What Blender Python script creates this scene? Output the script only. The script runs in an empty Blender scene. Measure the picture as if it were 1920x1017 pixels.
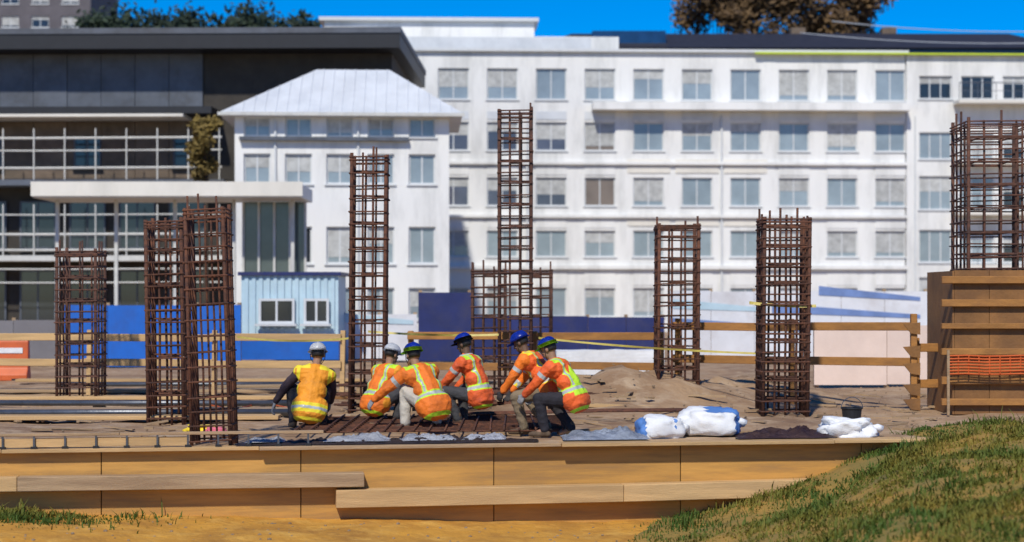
import bpy, bmesh, math, random
import numpy as np
from mathutils import Vector, Matrix, noise
R = math.radians
random.seed(7)
rng = np.random.default_rng(7)
S = bpy.context.scene
C = S.collection

# ------------------------------------------------------------------ camera, sky, sun
F = 3243.0                       # focal length in photo pixels (1920 wide)
CZ = 1.85                        # eye height above the site ground
HY = 560.0                       # horizon row
cam = bpy.data.cameras.new('camera'); cam_o = bpy.data.objects.new('camera', cam); C.objects.link(cam_o)
cam.sensor_width = 36; cam.lens = 36 * F / 1920
cam.shift_y = (HY - 508.5) / 1920
cam.clip_start = .1; cam.clip_end = 6000
cam_o.location = (0, 0, CZ); cam_o.rotation_euler = (R(90), 0, 0)
cam.dof.use_dof = True; cam.dof.focus_distance = 24.0; cam.dof.aperture_fstop = 1.1
S.camera = cam_o

SUN_EL, SUN_AZ = 46.0, -166.0    # azimuth clockwise from +Y (the view direction)
w = bpy.data.worlds.new('World'); S.world = w; w.use_nodes = True
nt = w.node_tree; nt.nodes.clear()
sky = nt.nodes.new('ShaderNodeTexSky'); sky.sky_type = 'NISHITA'; sky.sun_disc = False
sky.sun_elevation = R(SUN_EL); sky.sun_rotation = R(SUN_AZ)
sky.altitude = 1500; sky.air_density = 1.0; sky.dust_density = .1; sky.ozone_density = 4.0
hs = nt.nodes.new('ShaderNodeHueSaturation'); hs.inputs['Hue'].default_value = .512; hs.inputs['Saturation'].default_value = 1.62; hs.inputs['Value'].default_value = .57
bg = nt.nodes.new('ShaderNodeBackground'); bg.inputs[1].default_value = .15
wo = nt.nodes.new('ShaderNodeOutputWorld')
nt.links.new(sky.outputs[0], hs.inputs['Color']); nt.links.new(hs.outputs[0], bg.inputs[0]); nt.links.new(bg.outputs[0], wo.inputs[0])

sl = bpy.data.lights.new('sun', 'SUN'); sl.energy = 2.75; sl.angle = R(2.0); sl.color = (1, .945, .83)
so = bpy.data.objects.new('sun', sl); C.objects.link(so)
sd = Vector((math.sin(R(SUN_AZ)) * math.cos(R(SUN_EL)), math.cos(R(SUN_AZ)) * math.cos(R(SUN_EL)), math.sin(R(SUN_EL))))
so.rotation_euler = sd.to_track_quat('Z', 'Y').to_euler(); so.location = sd * 60
S.view_settings.view_transform = 'Standard'; S.view_settings.look = 'None'
S.view_settings.exposure = 0.56; S.view_settings.gamma = 1; S.view_settings.use_curve_mapping = False

def at(px, py, Y): return Vector(((px - 960) * Y / F, Y, CZ - (py - HY) * Y / F))
def gx(px, Y): return (px - 960) * Y / F
def gz(py, Y): return CZ - (py - HY) * Y / F

# ------------------------------------------------------------------ materials
MATS = {}
def mat(name, col, rough=.7, var=.25, scale=3.0, bump=.15, bscale=30., metal=0., col2=None, stretch=(1, 1, 1), spec=.5, fac=(.35, .65), dirt=None, dscale=.6):
    if name in MATS: return MATS[name]
    m = bpy.data.materials.new(name); m.use_nodes = True; t = m.node_tree; t.nodes.clear(); N = t.nodes.new; L = t.links.new
    out = N('ShaderNodeOutputMaterial'); b = N('ShaderNodeBsdfPrincipled'); L(b.outputs[0], out.inputs[0])
    b.inputs['Roughness'].default_value = rough; b.inputs['Metallic'].default_value = metal
    b.inputs['Specular IOR Level'].default_value = spec
    tc = N('ShaderNodeTexCoord'); mp = N('ShaderNodeMapping'); mp.inputs['Scale'].default_value = stretch
    geo = N('ShaderNodeNewGeometry'); L(geo.outputs['Position'], mp.inputs[0])
    n1 = N('ShaderNodeTexNoise'); n1.inputs['Scale'].default_value = scale; n1.inputs['Detail'].default_value = 8; n1.inputs['Roughness'].default_value = .65
    L(mp.outputs[0], n1.inputs[0])
    c2 = col2 if col2 else tuple(c * (1 - var) for c in col)
    mr = N('ShaderNodeMapRange'); mr.inputs[1].default_value = fac[0]; mr.inputs[2].default_value = fac[1]; L(n1.outputs[0], mr.inputs[0])
    mx = N('ShaderNodeMix'); mx.data_type = 'RGBA'; mx.inputs[6].default_value = (*col, 1); mx.inputs[7].default_value = (*c2, 1); L(mr.outputs[0], mx.inputs[0])
    last = mx.outputs[2]
    if dirt:
        n3 = N('ShaderNodeTexNoise'); n3.inputs['Scale'].default_value = dscale; n3.inputs['Detail'].default_value = 10; n3.inputs['Roughness'].default_value = .7
        L(mp.outputs[0], n3.inputs[0])
        m3 = N('ShaderNodeMapRange'); m3.inputs[1].default_value = .48; m3.inputs[2].default_value = .72; L(n3.outputs[0], m3.inputs[0])
        x3 = N('ShaderNodeMix'); x3.data_type = 'RGBA'; x3.inputs[7].default_value = (*dirt, 1); L(last, x3.inputs[6]); L(m3.outputs[0], x3.inputs[0]); last = x3.outputs[2]
    # every piece differs a little from its neighbours
    oi = N('ShaderNodeObjectInfo'); r2 = N('ShaderNodeMapRange'); r2.inputs[3].default_value = 1 - var * .35; r2.inputs[4].default_value = 1 + var * .25
    L(oi.outputs['Random'], r2.inputs[0])
    vm = N('ShaderNodeVectorMath'); vm.operation = 'SCALE'; L(last, vm.inputs[0]); L(r2.outputs[0], vm.inputs['Scale'])
    L(vm.outputs[0], b.inputs['Base Color'])
    if bump:
        n2 = N('ShaderNodeTexNoise'); n2.inputs['Scale'].default_value = bscale; n2.inputs['Detail'].default_value = 6; L(mp.outputs[0], n2.inputs[0])
        bp = N('ShaderNodeBump'); bp.inputs['Strength'].default_value = bump; bp.inputs['Distance'].default_value = .03; L(n2.outputs[0], bp.inputs['Height']); L(bp.outputs[0], b.inputs['Normal'])
    MATS[name] = m; return m

M_rust = mat('rusty_steel', (.15, .055, .026), .85, .95, 14, .4, 90, col2=(.05, .022, .015))
M_rust_far = mat('dark_rusty_steel', (.135, .055, .032), .85, .95, 10, .3, 60, col2=(.045, .022, .017))
M_white = mat('white_render', (.80, .80, .78), .8, .10, .7, .05, 20, dirt=(.54, .545, .53), dscale=.7, stretch=(1, 1, .22))
M_cream = mat('cream_render', (.74, .71, .64), .8, .10, .7, .05, 20, dirt=(.58, .56, .50), dscale=.4, stretch=(1, 1, .35))
M_whiteroof = mat('white_metal_roof', (.66, .69, .72), .5, .15, .8, .05, 12, dirt=(.48, .51, .55), dscale=.5)
M_blind = mat('pale_blind', (.52, .53, .52), .8, .35, 3, .0)
M_frame = mat('white_window_frame', (.62, .64, .65), .5, .1, 4, .0)
M_glassp = mat('pale_glass', (.30, .36, .40), .12, .3, .5, .0, spec=.8)
M_glassv = mat('dark_violet_glass', (.10, .10, .135), .10, .4, .5, .0, spec=.8)
M_glassb = mat('brown_blind_glass', (.22, .175, .14), .25, .3, .5, .0, spec=.6)
M_glassd = mat('dark_glass', (.03, .036, .045), .10, .4, .5, .0, spec=.7)
M_dark = mat('dark_fascia_metal', (.012, .013, .017), .5, .3, 2, .05)
M_slate = mat('slate_grey_cladding', (.10, .115, .145), .55, .3, 1.2, .08, 14, dirt=(.06, .062, .07))
M_brownwall = mat('brown_cladding', (.17, .125, .09), .8, .4, 1.5, .2, 18, dirt=(.11, .085, .06))
M_umber = mat('dark_umber_cladding', (.05, .042, .034), .8, .4, 1.5, .2, 18)
M_rail = mat('pale_rail_paint', (.60, .60, .57), .5, .2, 3, .0)
M_concrete = mat('concrete', (.36, .35, .33), .9, .2, 2, .25, 25)
M_ply = mat('ochre_plywood', (.62, .325, .075), .62, .38, 1.6, .10, 40, stretch=(.35, .6, 4), dirt=(.36, .20, .075), dscale=1.6)
M_ply_edge = mat('pale_sawn_timber', (.62, .40, .18), .75, .3, 2.2, .25, 26, stretch=(.25, 2, 5), dirt=(.44, .28, .13), dscale=1.5)
M_timber = mat('weathered_timber', (.44, .30, .17), .8, .35, 2.5, .3, 26, stretch=(.3, 2, 5), dirt=(.24, .15, .085), dscale=1.3)
M_orangetimber = mat('orange_timber', (.42, .19, .045), .75, .35, 2.5, .25, 26, stretch=(1, 1, 3), dirt=(.22, .10, .035), dscale=1.3)
M_formbrown = mat('brown_form_plywood', (.30, .14, .04), .7, .4, 2, .2, 24, dirt=(.17, .08, .028), dscale=1.4)
M_dirt = mat('tan_site_dirt', (.40, .26, .145), .95, .35, .55, .9, 9, col2=(.20, .115, .06), dirt=(.47, .35, .23), dscale=1.8)
M_clay = mat('ochre_clay', (.60, .29, .03), .95, .3, 1.4, 1.0, 9, col2=(.36, .165, .022), dirt=(.64, .36, .07), dscale=2.5)
M_soil = mat('grassy_soil', (.16, .13, .028), .95, .4, 1.2, .8, 14, col2=(.34, .19, .035))
M_grass = mat('grass_blades', (.052, .092, .012), .7, .3, .6, .0, col2=(.23, .17, .028), fac=(.40, .66), spec=.25)
M_navy = mat('navy_hoarding_paint', (.016, .026, .135), .5, .3, 1.5, .1, dirt=(.04, .04, .10), dscale=1.0)
M_blue = mat('bright_blue_hoarding_paint', (.008, .13, .56), .5, .2, 1.5, .1, dirt=(.02, .09, .36), dscale=1.0)
M_paleblue = mat('pale_blue_paint', (.50, .66, .74), .5, .15, 1.5, .1, dirt=(.36, .50, .58), dscale=1.0)
M_hoardw = mat('off_white_hoarding_paint', (.70, .71, .74), .6, .12, 1.5, .1, dirt=(.52, .50, .50), dscale=.9)
M_pink = mat('pale_pink_board', (.78, .62, .53), .7, .12, 1.5, .1, dirt=(.70, .54, .45), dscale=.9)
M_greyblue = mat('grey_blue_print', (.17, .26, .52), .6, .3, 2, .0)
M_yellow = mat('yellow_tape', (.58, .47, .10), .5, .3, 6, .0)
M_lime = mat('lime_strip', (.50, .62, .03), .5, .15, 2, .0)
M_orangeplastic = mat('orange_plastic', (.62, .12, .025), .5, .2, 3, .0)
M_plastic = mat('pale_plastic_sheet', (.74, .76, .80), .18, .2, 4, .2, 30, col2=(.42, .43, .48))
M_blackplastic = mat('dark_plastic_membrane', (.045, .036, .038), .35, .4, 5, .3, 25, col2=(.10, .07, .055))
M_sack = mat('white_sack', (.78, .79, .80), .6, .12, 5, .3, 60)
M_sackblue = mat('blue_sack_print', (.10, .24, .58), .6, .2, 5, .2, 60)
M_pipe = mat('galvanised_pipe', (.16, .17, .19), .4, .3, 6, .1, metal=.7)
M_bark = mat('bark', (.07, .05, .035), .95, .4, 5, .6, 20)
M_leafg = mat('dark_green_leaves', (.028, .05, .022), .7, .5, 1.5, .0, col2=(.015, .026, .016))
M_leafb = mat('brown_autumn_leaves', (.17, .10, .038), .8, .4, .9, .0, col2=(.07, .042, .02))
M_leafy = mat('ochre_autumn_leaves', (.20, .14, .03), .8, .4, .9, .0, col2=(.10, .07, .022))
M_slateroof = mat('dark_slate_roof', (.026, .026, .034), .6, .4, 2, .2, 20)
M_bluewall = mat('deep_blue_glazing', (.012, .05, .14), .2, .4, 1, .0)
M_greyblock = mat('mauve_grey_wall', (.12, .11, .125), .8, .25, .8, .1)
M_cable = mat('cable', (.35, .37, .40), .5, .1, 1, .0)
M_black = mat('black_rubber', (.015, .015, .017), .6, .3, 6, .1)
# clothing
M_skin = mat('skin', (.33, .18, .11), .6, .15, 10, .0)
M_skin2 = mat('skin_dark', (.14, .075, .045), .6, .15, 10, .0)
M_glove = mat('grey_work_glove', (.34, .34, .35), .8, .3, 20, .2)
M_gloved = mat('dark_work_glove', (.04, .035, .035), .8, .3, 20, .2)
M_orange = mat('hi_vis_orange', (.90, .20, .012), .7, .18, 7, .35, 35, dirt=(0.495, 0.120, 0.019), dscale=4)
M_orange2 = mat('hi_vis_red_orange', (.85, .13, .02), .7, .2, 7, .35, 35, dirt=(0.468, 0.078, 0.032), dscale=4)
M_amber = mat('hi_vis_amber', (.92, .34, .015), .7, .18, 7, .35, 35, dirt=(0.506, 0.204, 0.024), dscale=4)
M_limefab = mat('hi_vis_lime', (.52, .82, .03), .7, .15, 7, .2, 35)
M_yelfab = mat('hi_vis_yellow', (.88, .72, .03), .7, .15, 7, .2, 35)
M_silver = mat('reflective_silver', (.45, .48, .47), .35, .2, 8, .0)
M_denim = mat('dark_work_trousers', (.022, .020, .028), .85, .4, 9, .3, 40)
M_grey = mat('charcoal_trousers', (.055, .055, .06), .85, .4, 9, .3, 40)
M_beige = mat('pale_beige_trousers', (.50, .46, .39), .85, .25, 6, .3, 40)
M_khaki = mat('khaki_trousers', (.24, .18, .11), .85, .3, 6, .3, 40)
M_shirt = mat('dark_shirt', (.05, .03, .04), .85, .3, 8, .2, 40)
M_boot = mat('tan_boot', (.11, .07, .04), .8, .4, 10, .2)
M_hatw = mat('white_helmet', (.78, .80, .83), .3, .06, 6, .0)
M_hatb = mat('blue_helmet', (.015, .05, .48), .3, .15, 6, .0)
M_hatl = mat('lime_helmet_trim', (.38, .72, .03), .4, .15, 6, .0)
M_hair = mat('dark_hair', (.014, .011, .011), .6, .3, 20, .2)
M_rag1 = mat('yellow_rag', (.85, .62, .03), .8, .2, 6, .2)
M_rag2 = mat('pink_rag', (.70, .16, .22), .8, .2, 6, .2)

# ------------------------------------------------------------------ helpers
def box(bm, x0, x1, y0, y1, z0, z1):
    vs = [bm.verts.new(p) for p in ((x0, y0, z0), (x1, y0, z0), (x1, y1, z0), (x0, y1, z0), (x0, y0, z1), (x1, y0, z1), (x1, y1, z1), (x0, y1, z1))]
    for f in ((0, 3, 2, 1), (4, 5, 6, 7), (0, 1, 5, 4), (1, 2, 6, 5), (2, 3, 7, 6), (3, 0, 4, 7)): bm.faces.new([vs[i] for i in f])
    return vs
def tube(bm, pts, r, n=6, closed=False, r1=None):
    pts = [Vector(p) for p in pts]; k = len(pts); rings = []
    for i, p in enumerate(pts):
        if closed: d = (pts[(i + 1) % k] - pts[i - 1])
        else: d = pts[min(i + 1, k - 1)] - pts[max(i - 1, 0)]
        d.normalize()
        u = d.cross(Vector((0, 0, 1)))
        if u.length < .05: u = d.cross(Vector((0, 1, 0)))
        u.normalize(); v = d.cross(u)
        rr = r if r1 is None else r + (r1 - r) * i / (k - 1)
        rings.append([bm.verts.new(p + (u * math.cos(a) + v * math.sin(a)) * rr) for a in [2 * math.pi * j / n for j in range(n)]])
    for i in range(k if closed else k - 1):
        a, b = rings[i], rings[(i + 1) % k]
        for j in range(n): bm.faces.new((a[j], a[(j + 1) % n], b[(j + 1) % n], b[j]))
    if not closed:
        bm.faces.new(rings[0]); bm.faces.new(rings[-1][::-1])
def me_of(name, bm, m, smooth=False, bevel=0):
    if bevel: bmesh.ops.bevel(bm, geom=list(bm.edges), offset=bevel, segments=1, affect='EDGES')
    bmesh.ops.recalc_face_normals(bm, faces=bm.faces)
    me = bpy.data.meshes.new(name); bm.to_mesh(me); bm.free()
    if m:
        for mm in (m if isinstance(m, (list, tuple)) else [m]): me.materials.append(mm)
    if smooth: me.polygons.foreach_set('use_smooth', [True] * len(me.polygons))
    return me
def link(name, me, parent=None, loc=(0, 0, 0), rot=(0, 0, 0)):
    o = bpy.data.objects.new(name, me); C.objects.link(o); o.parent = parent; o.location = loc; o.rotation_euler = rot; return o
def ob(name, bm, m, parent=None, loc=(0, 0, 0), rot=(0, 0, 0), smooth=False, bevel=0):
    return link(name, me_of(name, bm, m, smooth, bevel), parent, loc, rot)
def tag(o, label=None, cat=None, group=None, kind=None):
    if label: o['label'] = label
    if cat: o['category'] = cat
    if group: o['group'] = group
    if kind: o['kind'] = kind
    return o
def thing(name, label, cat, loc=(0, 0, 0), rz=0, group=None):
    return tag(link(name, None, None, loc, (0, 0, rz)), label, cat, group)
def BM(): return bmesh.new()
def boxme(name, x0, x1, y0, y1, z0, z1, m, bevel=0):
    b = BM(); box(b, x0, x1, y0, y1, z0, z1); return me_of(name, b, m, bevel=bevel)
def boxob(name, x0, x1, y0, y1, z0, z1, m, parent=None, bevel=0):
    return link(name, boxme(name, x0, x1, y0, y1, z0, z1, m, bevel), parent)
def sstep(a, b, x):
    t = min(1, max(0, (x - a) / (b - a))); return t * t * (3 - 2 * t)
def nz(x, y, s=1.0, z=0.0): return noise.fractal(Vector((x * s, y * s, z)), 1.0, 2.0, 4)

# ------------------------------------------------------------------ ground
EDGE = .15                                             # the slab edge runs back a little to the right
def edge_y(x): return 22.1 + EDGE * x
def axis(a, b, n, far):
    l = list(np.linspace(a, b, n)); return [far[0]] + [a - 40, a - 10] + l + [b + 10, b + 40] + [far[1]]
def h_site(x, y):
    if y > 75 or abs(x) > 40: return 0
    base = .05 * nz(x, y, .7) + .03 * nz(x, y, 2.5, 4.)
    m1 = .62 * math.exp(-((x - 1.9) / 1.7) ** 2 - ((y - 29.6) / 1.5) ** 2)           # dirt heap behind the sacks
    m2 = .40 * math.exp(-((x - 4.4) / 1.3) ** 2 - ((y - 31.0) / 1.2) ** 2)
    rough = 1 + 1.5 * nz(x, y, 1.6, 9.)
    return min(0.02, base) * (1 if y > 23.4 + EDGE * x else .3) + (m1 + m2) * (1 + .35 * nz(x, y, 1.8, 2.))
b = BM(); xs = axis(-22, 22, 150, (-3000, 3000)); ys = [22.15, 22.6] + list(np.linspace(23, 45, 90)) + list(np.linspace(46.5, 80, 24)) + [120, 300, 900, 4000]
G = [[b.verts.new((x, y + (EDGE * max(-25, min(25, x)) if y < 23 else (EDGE * max(-25, min(25, x)) * max(0, 1 - (y - 23) / 12))), h_site(x, y))) for x in xs] for y in ys]
for j in range(len(ys) - 1):
    for i in range(len(xs) - 1): b.faces.new((G[j][i], G[j][i + 1], G[j + 1][i + 1], G[j + 1][i]))
fr = [b.verts.new((v.co.x, v.co.y, -1.4)) for v in G[0]]
for i in range(len(xs) - 1): b.faces.new((fr[i], fr[i + 1], G[0][i + 1], G[0][i]))
tag(ob('ground', b, M_dirt, smooth=True), kind='structure')
def clay_z(x): return -.78 - .035 * max(-9, min(7, x + 6))
def h_clay(x, y):
    return clay_z(x) + .03 * nz(x, y, .9) + .02 * nz(x, y, 3.5, 3.) - .05 * math.exp(-((y - 19.6 - .15 * x) / .16) ** 2) - .05 * math.exp(-((y - 18.9 - .15 * x) / .16) ** 2)
b = BM(); xs = axis(-10, 10, 110, (-3000, 3000)); ys = [-300, -40, 0, 8, 12, 14] + list(np.linspace(15, 21.9, 70)) + [22.13]
G = [[b.verts.new((x, y + (EDGE * max(-25, min(25, x)) if y > 14 else 0), h_clay(x, y + EDGE * x) if abs(x) < 30 and y > 8 else clay_z(x))) for x in xs] for y in ys]
for j in range(len(ys) - 1):
    for i in range(len(xs) - 1): b.faces.new((G[j][i], G[j][i + 1], G[j + 1][i + 1], G[j + 1][i]))
tag(ob('clay_ground', b, M_clay, smooth=True), kind='structure')
def h_bank(x, y):
    a = x + (18 - y) * .13 + .5 * nz(x, y, .45, 7.)
    up = sstep(.55, 6.1, a)
    fall = sstep(1.5, 17, y) * (1 - sstep(22.9 + EDGE * x, 24.4 + EDGE * x, y))
    return clay_z(x) - .07 + 1.25 * up * fall + (.10 * nz(x, y, .8, 1.) + .05 * nz(x, y, 2.6, 5.)) * min(1, up * 3)
b = BM(); xs = list(np.linspace(-.4, 16, 84)); ys = list(np.linspace(1, 27.5, 110))
G = [[b.verts.new((x, y, h_bank(x, y))) for x in xs] for y in ys]
for j in range(len(ys) - 1):
    for i in range(len(xs) - 1): b.faces.new((G[j][i], G[j][i + 1], G[j + 1][i + 1], G[j + 1][i]))
tag(ob('grass_bank', b, M_soil, smooth=True), kind='structure')
# grass blades
def blades(name, pts, hmin, hmax, m):
    n = len(pts); P = np.array(pts); h = rng.uniform(hmin, hmax, n) * np.where(rng.random(n) < .06, 1.9, 1) * np.array([.75 + .9 * max(-.5, nz(p[0], p[1], 1.1, 12.)) for p in pts]); a = rng.uniform(0, 2 * np.pi, n); l = rng.uniform(.1, .75, n) * h
    wdt = rng.uniform(.006, .013, n); wa = a + np.pi / 2 + rng.uniform(-.6, .6, n)
    wx, wy = np.cos(wa) * wdt, np.sin(wa) * wdt; z0 = np.zeros(n)
    off = lambda t, k: np.stack([np.cos(a) * l * t ** 2, np.sin(a) * l * t ** 2, h * t * (1 - .25 * t)], 1) + np.stack([wx * k, wy * k, z0], 1)
    V = np.stack([P + off(0, -1), P + off(0, 1), P + off(.55, .8), P + off(.55, -.8), P + off(1., 0)], 1).reshape(-1, 3)
    b0 = np.arange(n) * 5
    faces = np.concatenate([np.stack([b0, b0 + 1, b0 + 2], 1), np.stack([b0, b0 + 2, b0 + 3], 1), np.stack([b0 + 3, b0 + 2, b0 + 4], 1)])
    me = bpy.data.meshes.new(name); me.from_pydata(V.tolist(), [], faces.tolist()); me.materials.append(m)
    return link(name, me)
pts = []
while len(pts) < 92000:
    y = random.uniform(6, 25.2); x = random.uniform(-.1, 1.2 + y * .36)
    d = sstep(.3, 3.6, x + (18 - y) * .13 + 1.1 * nz(x, y, .7, 3.))
    if random.random() < d * (.35 + .65 * (y / 25)) * (.62 + 1.1 * nz(x, y, 1.3, 5.)): pts.append((x, y, h_bank(x, y) - .01))
for k in range(2600):
    x = random.gauss(-6.0, .75); y = edge_y(x) - abs(random.gauss(0, .5)) - .12
    pts.append((x, y, h_clay(x, y) - .01))
tag(blades('grass', pts, .035, .15, M_grass), 'short green and straw coloured grass on the bank', 'grass', kind='stuff')
# loose stones on dirt and clay
b = BM()
for k in range(1500):
    if k % 3: y = random.uniform(22.8, 36); x = random.uniform(-7, 7) * y / 22; z = h_site(x, y); y0 = y
    else: y = random.uniform(15.5, 21.6); x = random.uniform(-6.5, 3); y += EDGE * x; z = h_clay(x, y)
    r = random.uniform(.008, .032)
    bmesh.ops.create_icosphere(b, subdivisions=1, radius=r, matrix=Matrix.Translation((x, y, z)) @ Matrix.Rotation(random.random() * 6, 4, 'Z') @ Matrix.Diagonal((1, random.uniform(.6, 1), random.uniform(.4, .8), 1)))
tag(ob('pebbles', b, mat('pebble', (.38, .27, .17), .9, .5, 6, .3)), 'small stones and clods scattered on the dirt', 'stones', kind='stuff')

# ------------------------------------------------------------------ buildings
WINME = {}
def window_meshes(w_, h_, frame, sill=True, nm=1):
    k = (round(w_, 2), round(h_, 2), frame.name, nm)
    if k not in WINME:
        b = BM(); t = .07
        box(b, 0, w_, .12, .2, 0, t); box(b, 0, w_, .12, .2, h_ - t, h_)
        box(b, 0, t, .12, .2, t, h_ - t); box(b, w_ - t, w_, .12, .2, t, h_ - t)
        for q in range(nm):
            x = w_ * (q + 1) / (nm + 1); box(b, x - .03, x + .03, .125, .195, t, h_ - t)
        if sill: box(b, -.08, w_ + .08, -.07, .118, -.06, -.003)
        fm = me_of('window', b, frame)
        b = BM(); box(b, t, w_ - t, .15, .17, t, h_ - t); WINME[k] = (fm, b)
        WINME[k] = (fm, {}, (t, w_ - t, t, h_ - t), b); 
    return WINME[k]
def add_window(parent, x, y, z, w_, h_, frame, glass, nm=1, blind=False):
    wm = window_meshes(w_, h_, frame, nm=nm)
    if glass.name not in wm[1]:
        me = bpy.data.meshes.new('pane'); wm[3].to_mesh(me); me.materials.append(glass); wm[1][glass.name] = me
    o = link('window', wm[0], parent, (x, y, z)); link('pane', wm[1][glass.name], o)
    if blind and random.random() < .6:
        q = random.choice((.3, .45, .6, .85)); k = ('b', q)
        if k not in wm[1]: wm[1][k] = boxme('blind', .075, w_ - .075, .135, .147, h_ - .073 - q * (h_ - .15), h_ - .073, M_blind)
        link('blind', wm[1][k], o)
    return o
def facade(parent, W, H, cols, rows, m, glass, frame=M_frame, th=.35, x0=0, y0=0, nm=1):
    b = BM(); z = 0
    for (a, c) in rows:
        box(b, x0, x0 + W, y0, y0 + th, z, a); x = x0
        for (p, q) in cols: box(b, x, x0 + p, y0, y0 + th, a, c); x = x0 + q
        box(b, x, x0 + W, y0, y0 + th, a, c); z = c
    box(b, x0, x0 + W, y0, y0 + th, z, H)
    bmesh.ops.remove_doubles(b, verts=b.verts, dist=1e-4)
    wl = ob('wall', b, m, parent)
    for ri, (a, c) in enumerate(rows):
        for ci, (p, q) in enumerate(cols):
            add_window(parent, x0 + p, y0, a, q - p, c - a, frame, glass(ri, ci), nm, blind=True)
    return wl
def shell(parent, W, H, D, m, roofm, x0=0, y0=.35, name='side_wall'):
    boxob(name, x0, x0 + .3, y0 + .002, y0 + D, 0, H - .002, m, parent)
    boxob(name, x0 + W - .3, x0 + W, y0 + .002, y0 + D, 0, H - .002, m, parent)
    boxob('rear_wall', x0 + .302, x0 + W - .302, y0 + D - .3, y0 + D - .002, 0, H - .004, m, parent)
    boxob('roof', x0 + .31, x0 + W - .31, y0 + .002, y0 + D - .31, H - .6, H - .35, roofm, parent)

# --- main white apartment block, 95 m away
Y = 95.; s = Y / F
X0 = gx(650, Y); X1 = gx(1706, Y); W = X1 - X0
blk = thing('apartment_block', 'long white apartment block with rows of pale windows behind the whole site', 'apartment block', (X0, Y, 0), R(2.0))
rows = [(gz(595, Y), gz(540, Y)), (gz(482, Y), gz(432, Y)), (gz(386, Y), gz(332, Y)), (gz(282, Y), gz(228, Y)), (gz(186, Y), gz(127, Y))]
cols = []
for k in range(10):
    c = (850 + 92 * k - 650) * s; cols.append((c - .85, c + .85))
def gl(ri, ci):
    if ri == 4: return M_glassp
    if ri in (2, 3): return M_glassv if ci < 3 else (M_glassb if ci == 3 else M_glassp)
    return M_glassp
facade(blk, W, gz(96, Y), cols, rows, M_white, gl, nm=1)
shell(blk, W, gz(96, Y), 12, M_white, M_concrete)
for py, th, pr in ((207, .42, 1.0), (308, .16, .22), (408, .16, .22), (505, .2, .25)):
    z = gz(py, Y); boxob('string_course', -.05 if pr < .5 else gx(1110, 95) - X0, W + .05, -pr, -.003, z, z + th, M_white, blk)
boxob('coping', -.15, W + .15, -.25, .45, gz(96, Y) + .003, gz(96, Y) + .16, M_frame, blk)
spm = {}
for r_ in range(4):
    z0_, z1_ = rows[r_][1] + .12, rows[r_ + 1][0] - .12
    for (za, zb) in (((z0_, z1_ - .5),)):
        me = boxme('spandrel_panel', 0, 1.7, -.03, -.004, za + .02, zb - .02, M_whiteroof if r_ == 3 else M_white)
        for (p, q) in cols:
            if r_ in (1, 2) and cols.index((p, q)) in (4, 5, 6): continue
            link('spandrel_panel', me, blk, (p, random.uniform(-.01, .003), 0))
me = boxme('pier_panel', 0, .7, -.02, -.004, .3, gz(96, 95.) - .4, M_white)
for k in (0, 3, 6, 8): link('pier_panel', me, blk, (cols[k][1] + .1 + .02, 0, 0))
# cream infill bay
for k in (4, 5, 6):
    for r_ in (1, 2):
        boxob('cream_panel', cols[k][0] - .35, cols[k][1] + .35, -.05, -.004, rows[r_][1] + .25, rows[r_ + 1][0] - .45, M_cream, blk)
for k, (p, q) in enumerate(cols):
    if k not in (1, 5, 9): continue
    boxob('downpipe', q + .45, q + .55, -.13, -.004, .2, rows[3][1] + .4, M_frame, blk)
ph0, ph1 = gx(618, 104) - X0, gx(1012, 104) - X0
boxob('penthouse', ph0, ph1, 9, 12.2, gz(96, Y) - .35, gz(40, 104), M_white, blk)
boxob('penthouse', ph1 + .003, gx(1172, 104) - X0, 9.2, 12.2, gz(96, Y) - .35, gz(66, 104), M_white, blk)
boxob('penthouse_coping', ph0 - .3, ph1 + .25, 8.7, 12.5, gz(40, 104) + .003, gz(40, 104) + .22, M_frame, blk)
boxob('stair_tower', gx(640, 96) - X0, gx(1120, 96) - X0, 4.5, 8.0, gz(96, Y) - .3, gz(66, 99), M_whiteroof, blk)
# --- right wing with loggias
X2 = gx(2080, Y)
wg = thing('apartment_wing', 'white right hand wing with dark loggias and a lime strip along its parapet', 'apartment block', (X1 + .05, Y + 1.0, 0), R(2.0))
Ww = X2 - X1
rws = [(gz(575, Y), gz(520, Y)), (gz(492, Y), gz(430, Y)), (gz(392, Y), gz(328, Y)), (gz(296, Y), gz(245, Y)), (gz(182, Y), gz(138, Y))]
cl = [(.7 + 2.35 * k, .7 + 2.35 * k + 1.85) for k in range(4)]
facade(wg, Ww, gz(100, Y), cl, rws, M_white, lambda r, c: M_glassp if c == 0 and r < 4 else (M_glassd if c > 1 or r == 4 else M_glassp), nm=2)
shell(wg, Ww, gz(100, Y), 11, M_white, M_concrete)
for (a, c) in rws[1:]:
    boxob('balcony_slab', 2.6, Ww - .1, -1.1, -.004, a - .32, a - .14, M_cream, wg)
    r_ = BM(); tube(r_, [(2.65, -1.05, a + .8), (Ww - .15, -1.05, a + .8)], .03); tube(r_, [(2.65, -1.05, a + .35), (Ww - .15, -1.05, a + .35)], .015)
    for q in range(9):
        x = 2.65 + (Ww - 2.8) * q / 8; tube(r_, [(x, -1.05, a - .14), (x, -1.05, a + .8)], .02)
    ob('balcony_rail', r_, M_slate, wg)
boxob('parapet_strip', -8.5, Ww, -.32, -.12, gz(100, Y) + .02, gz(100, Y) + .12, M_lime, wg)
boxob('coping', .003, Ww + .2, -.1, .5, gz(100, Y) + .003, gz(100, Y) + .1, M_frame, wg)
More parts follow.
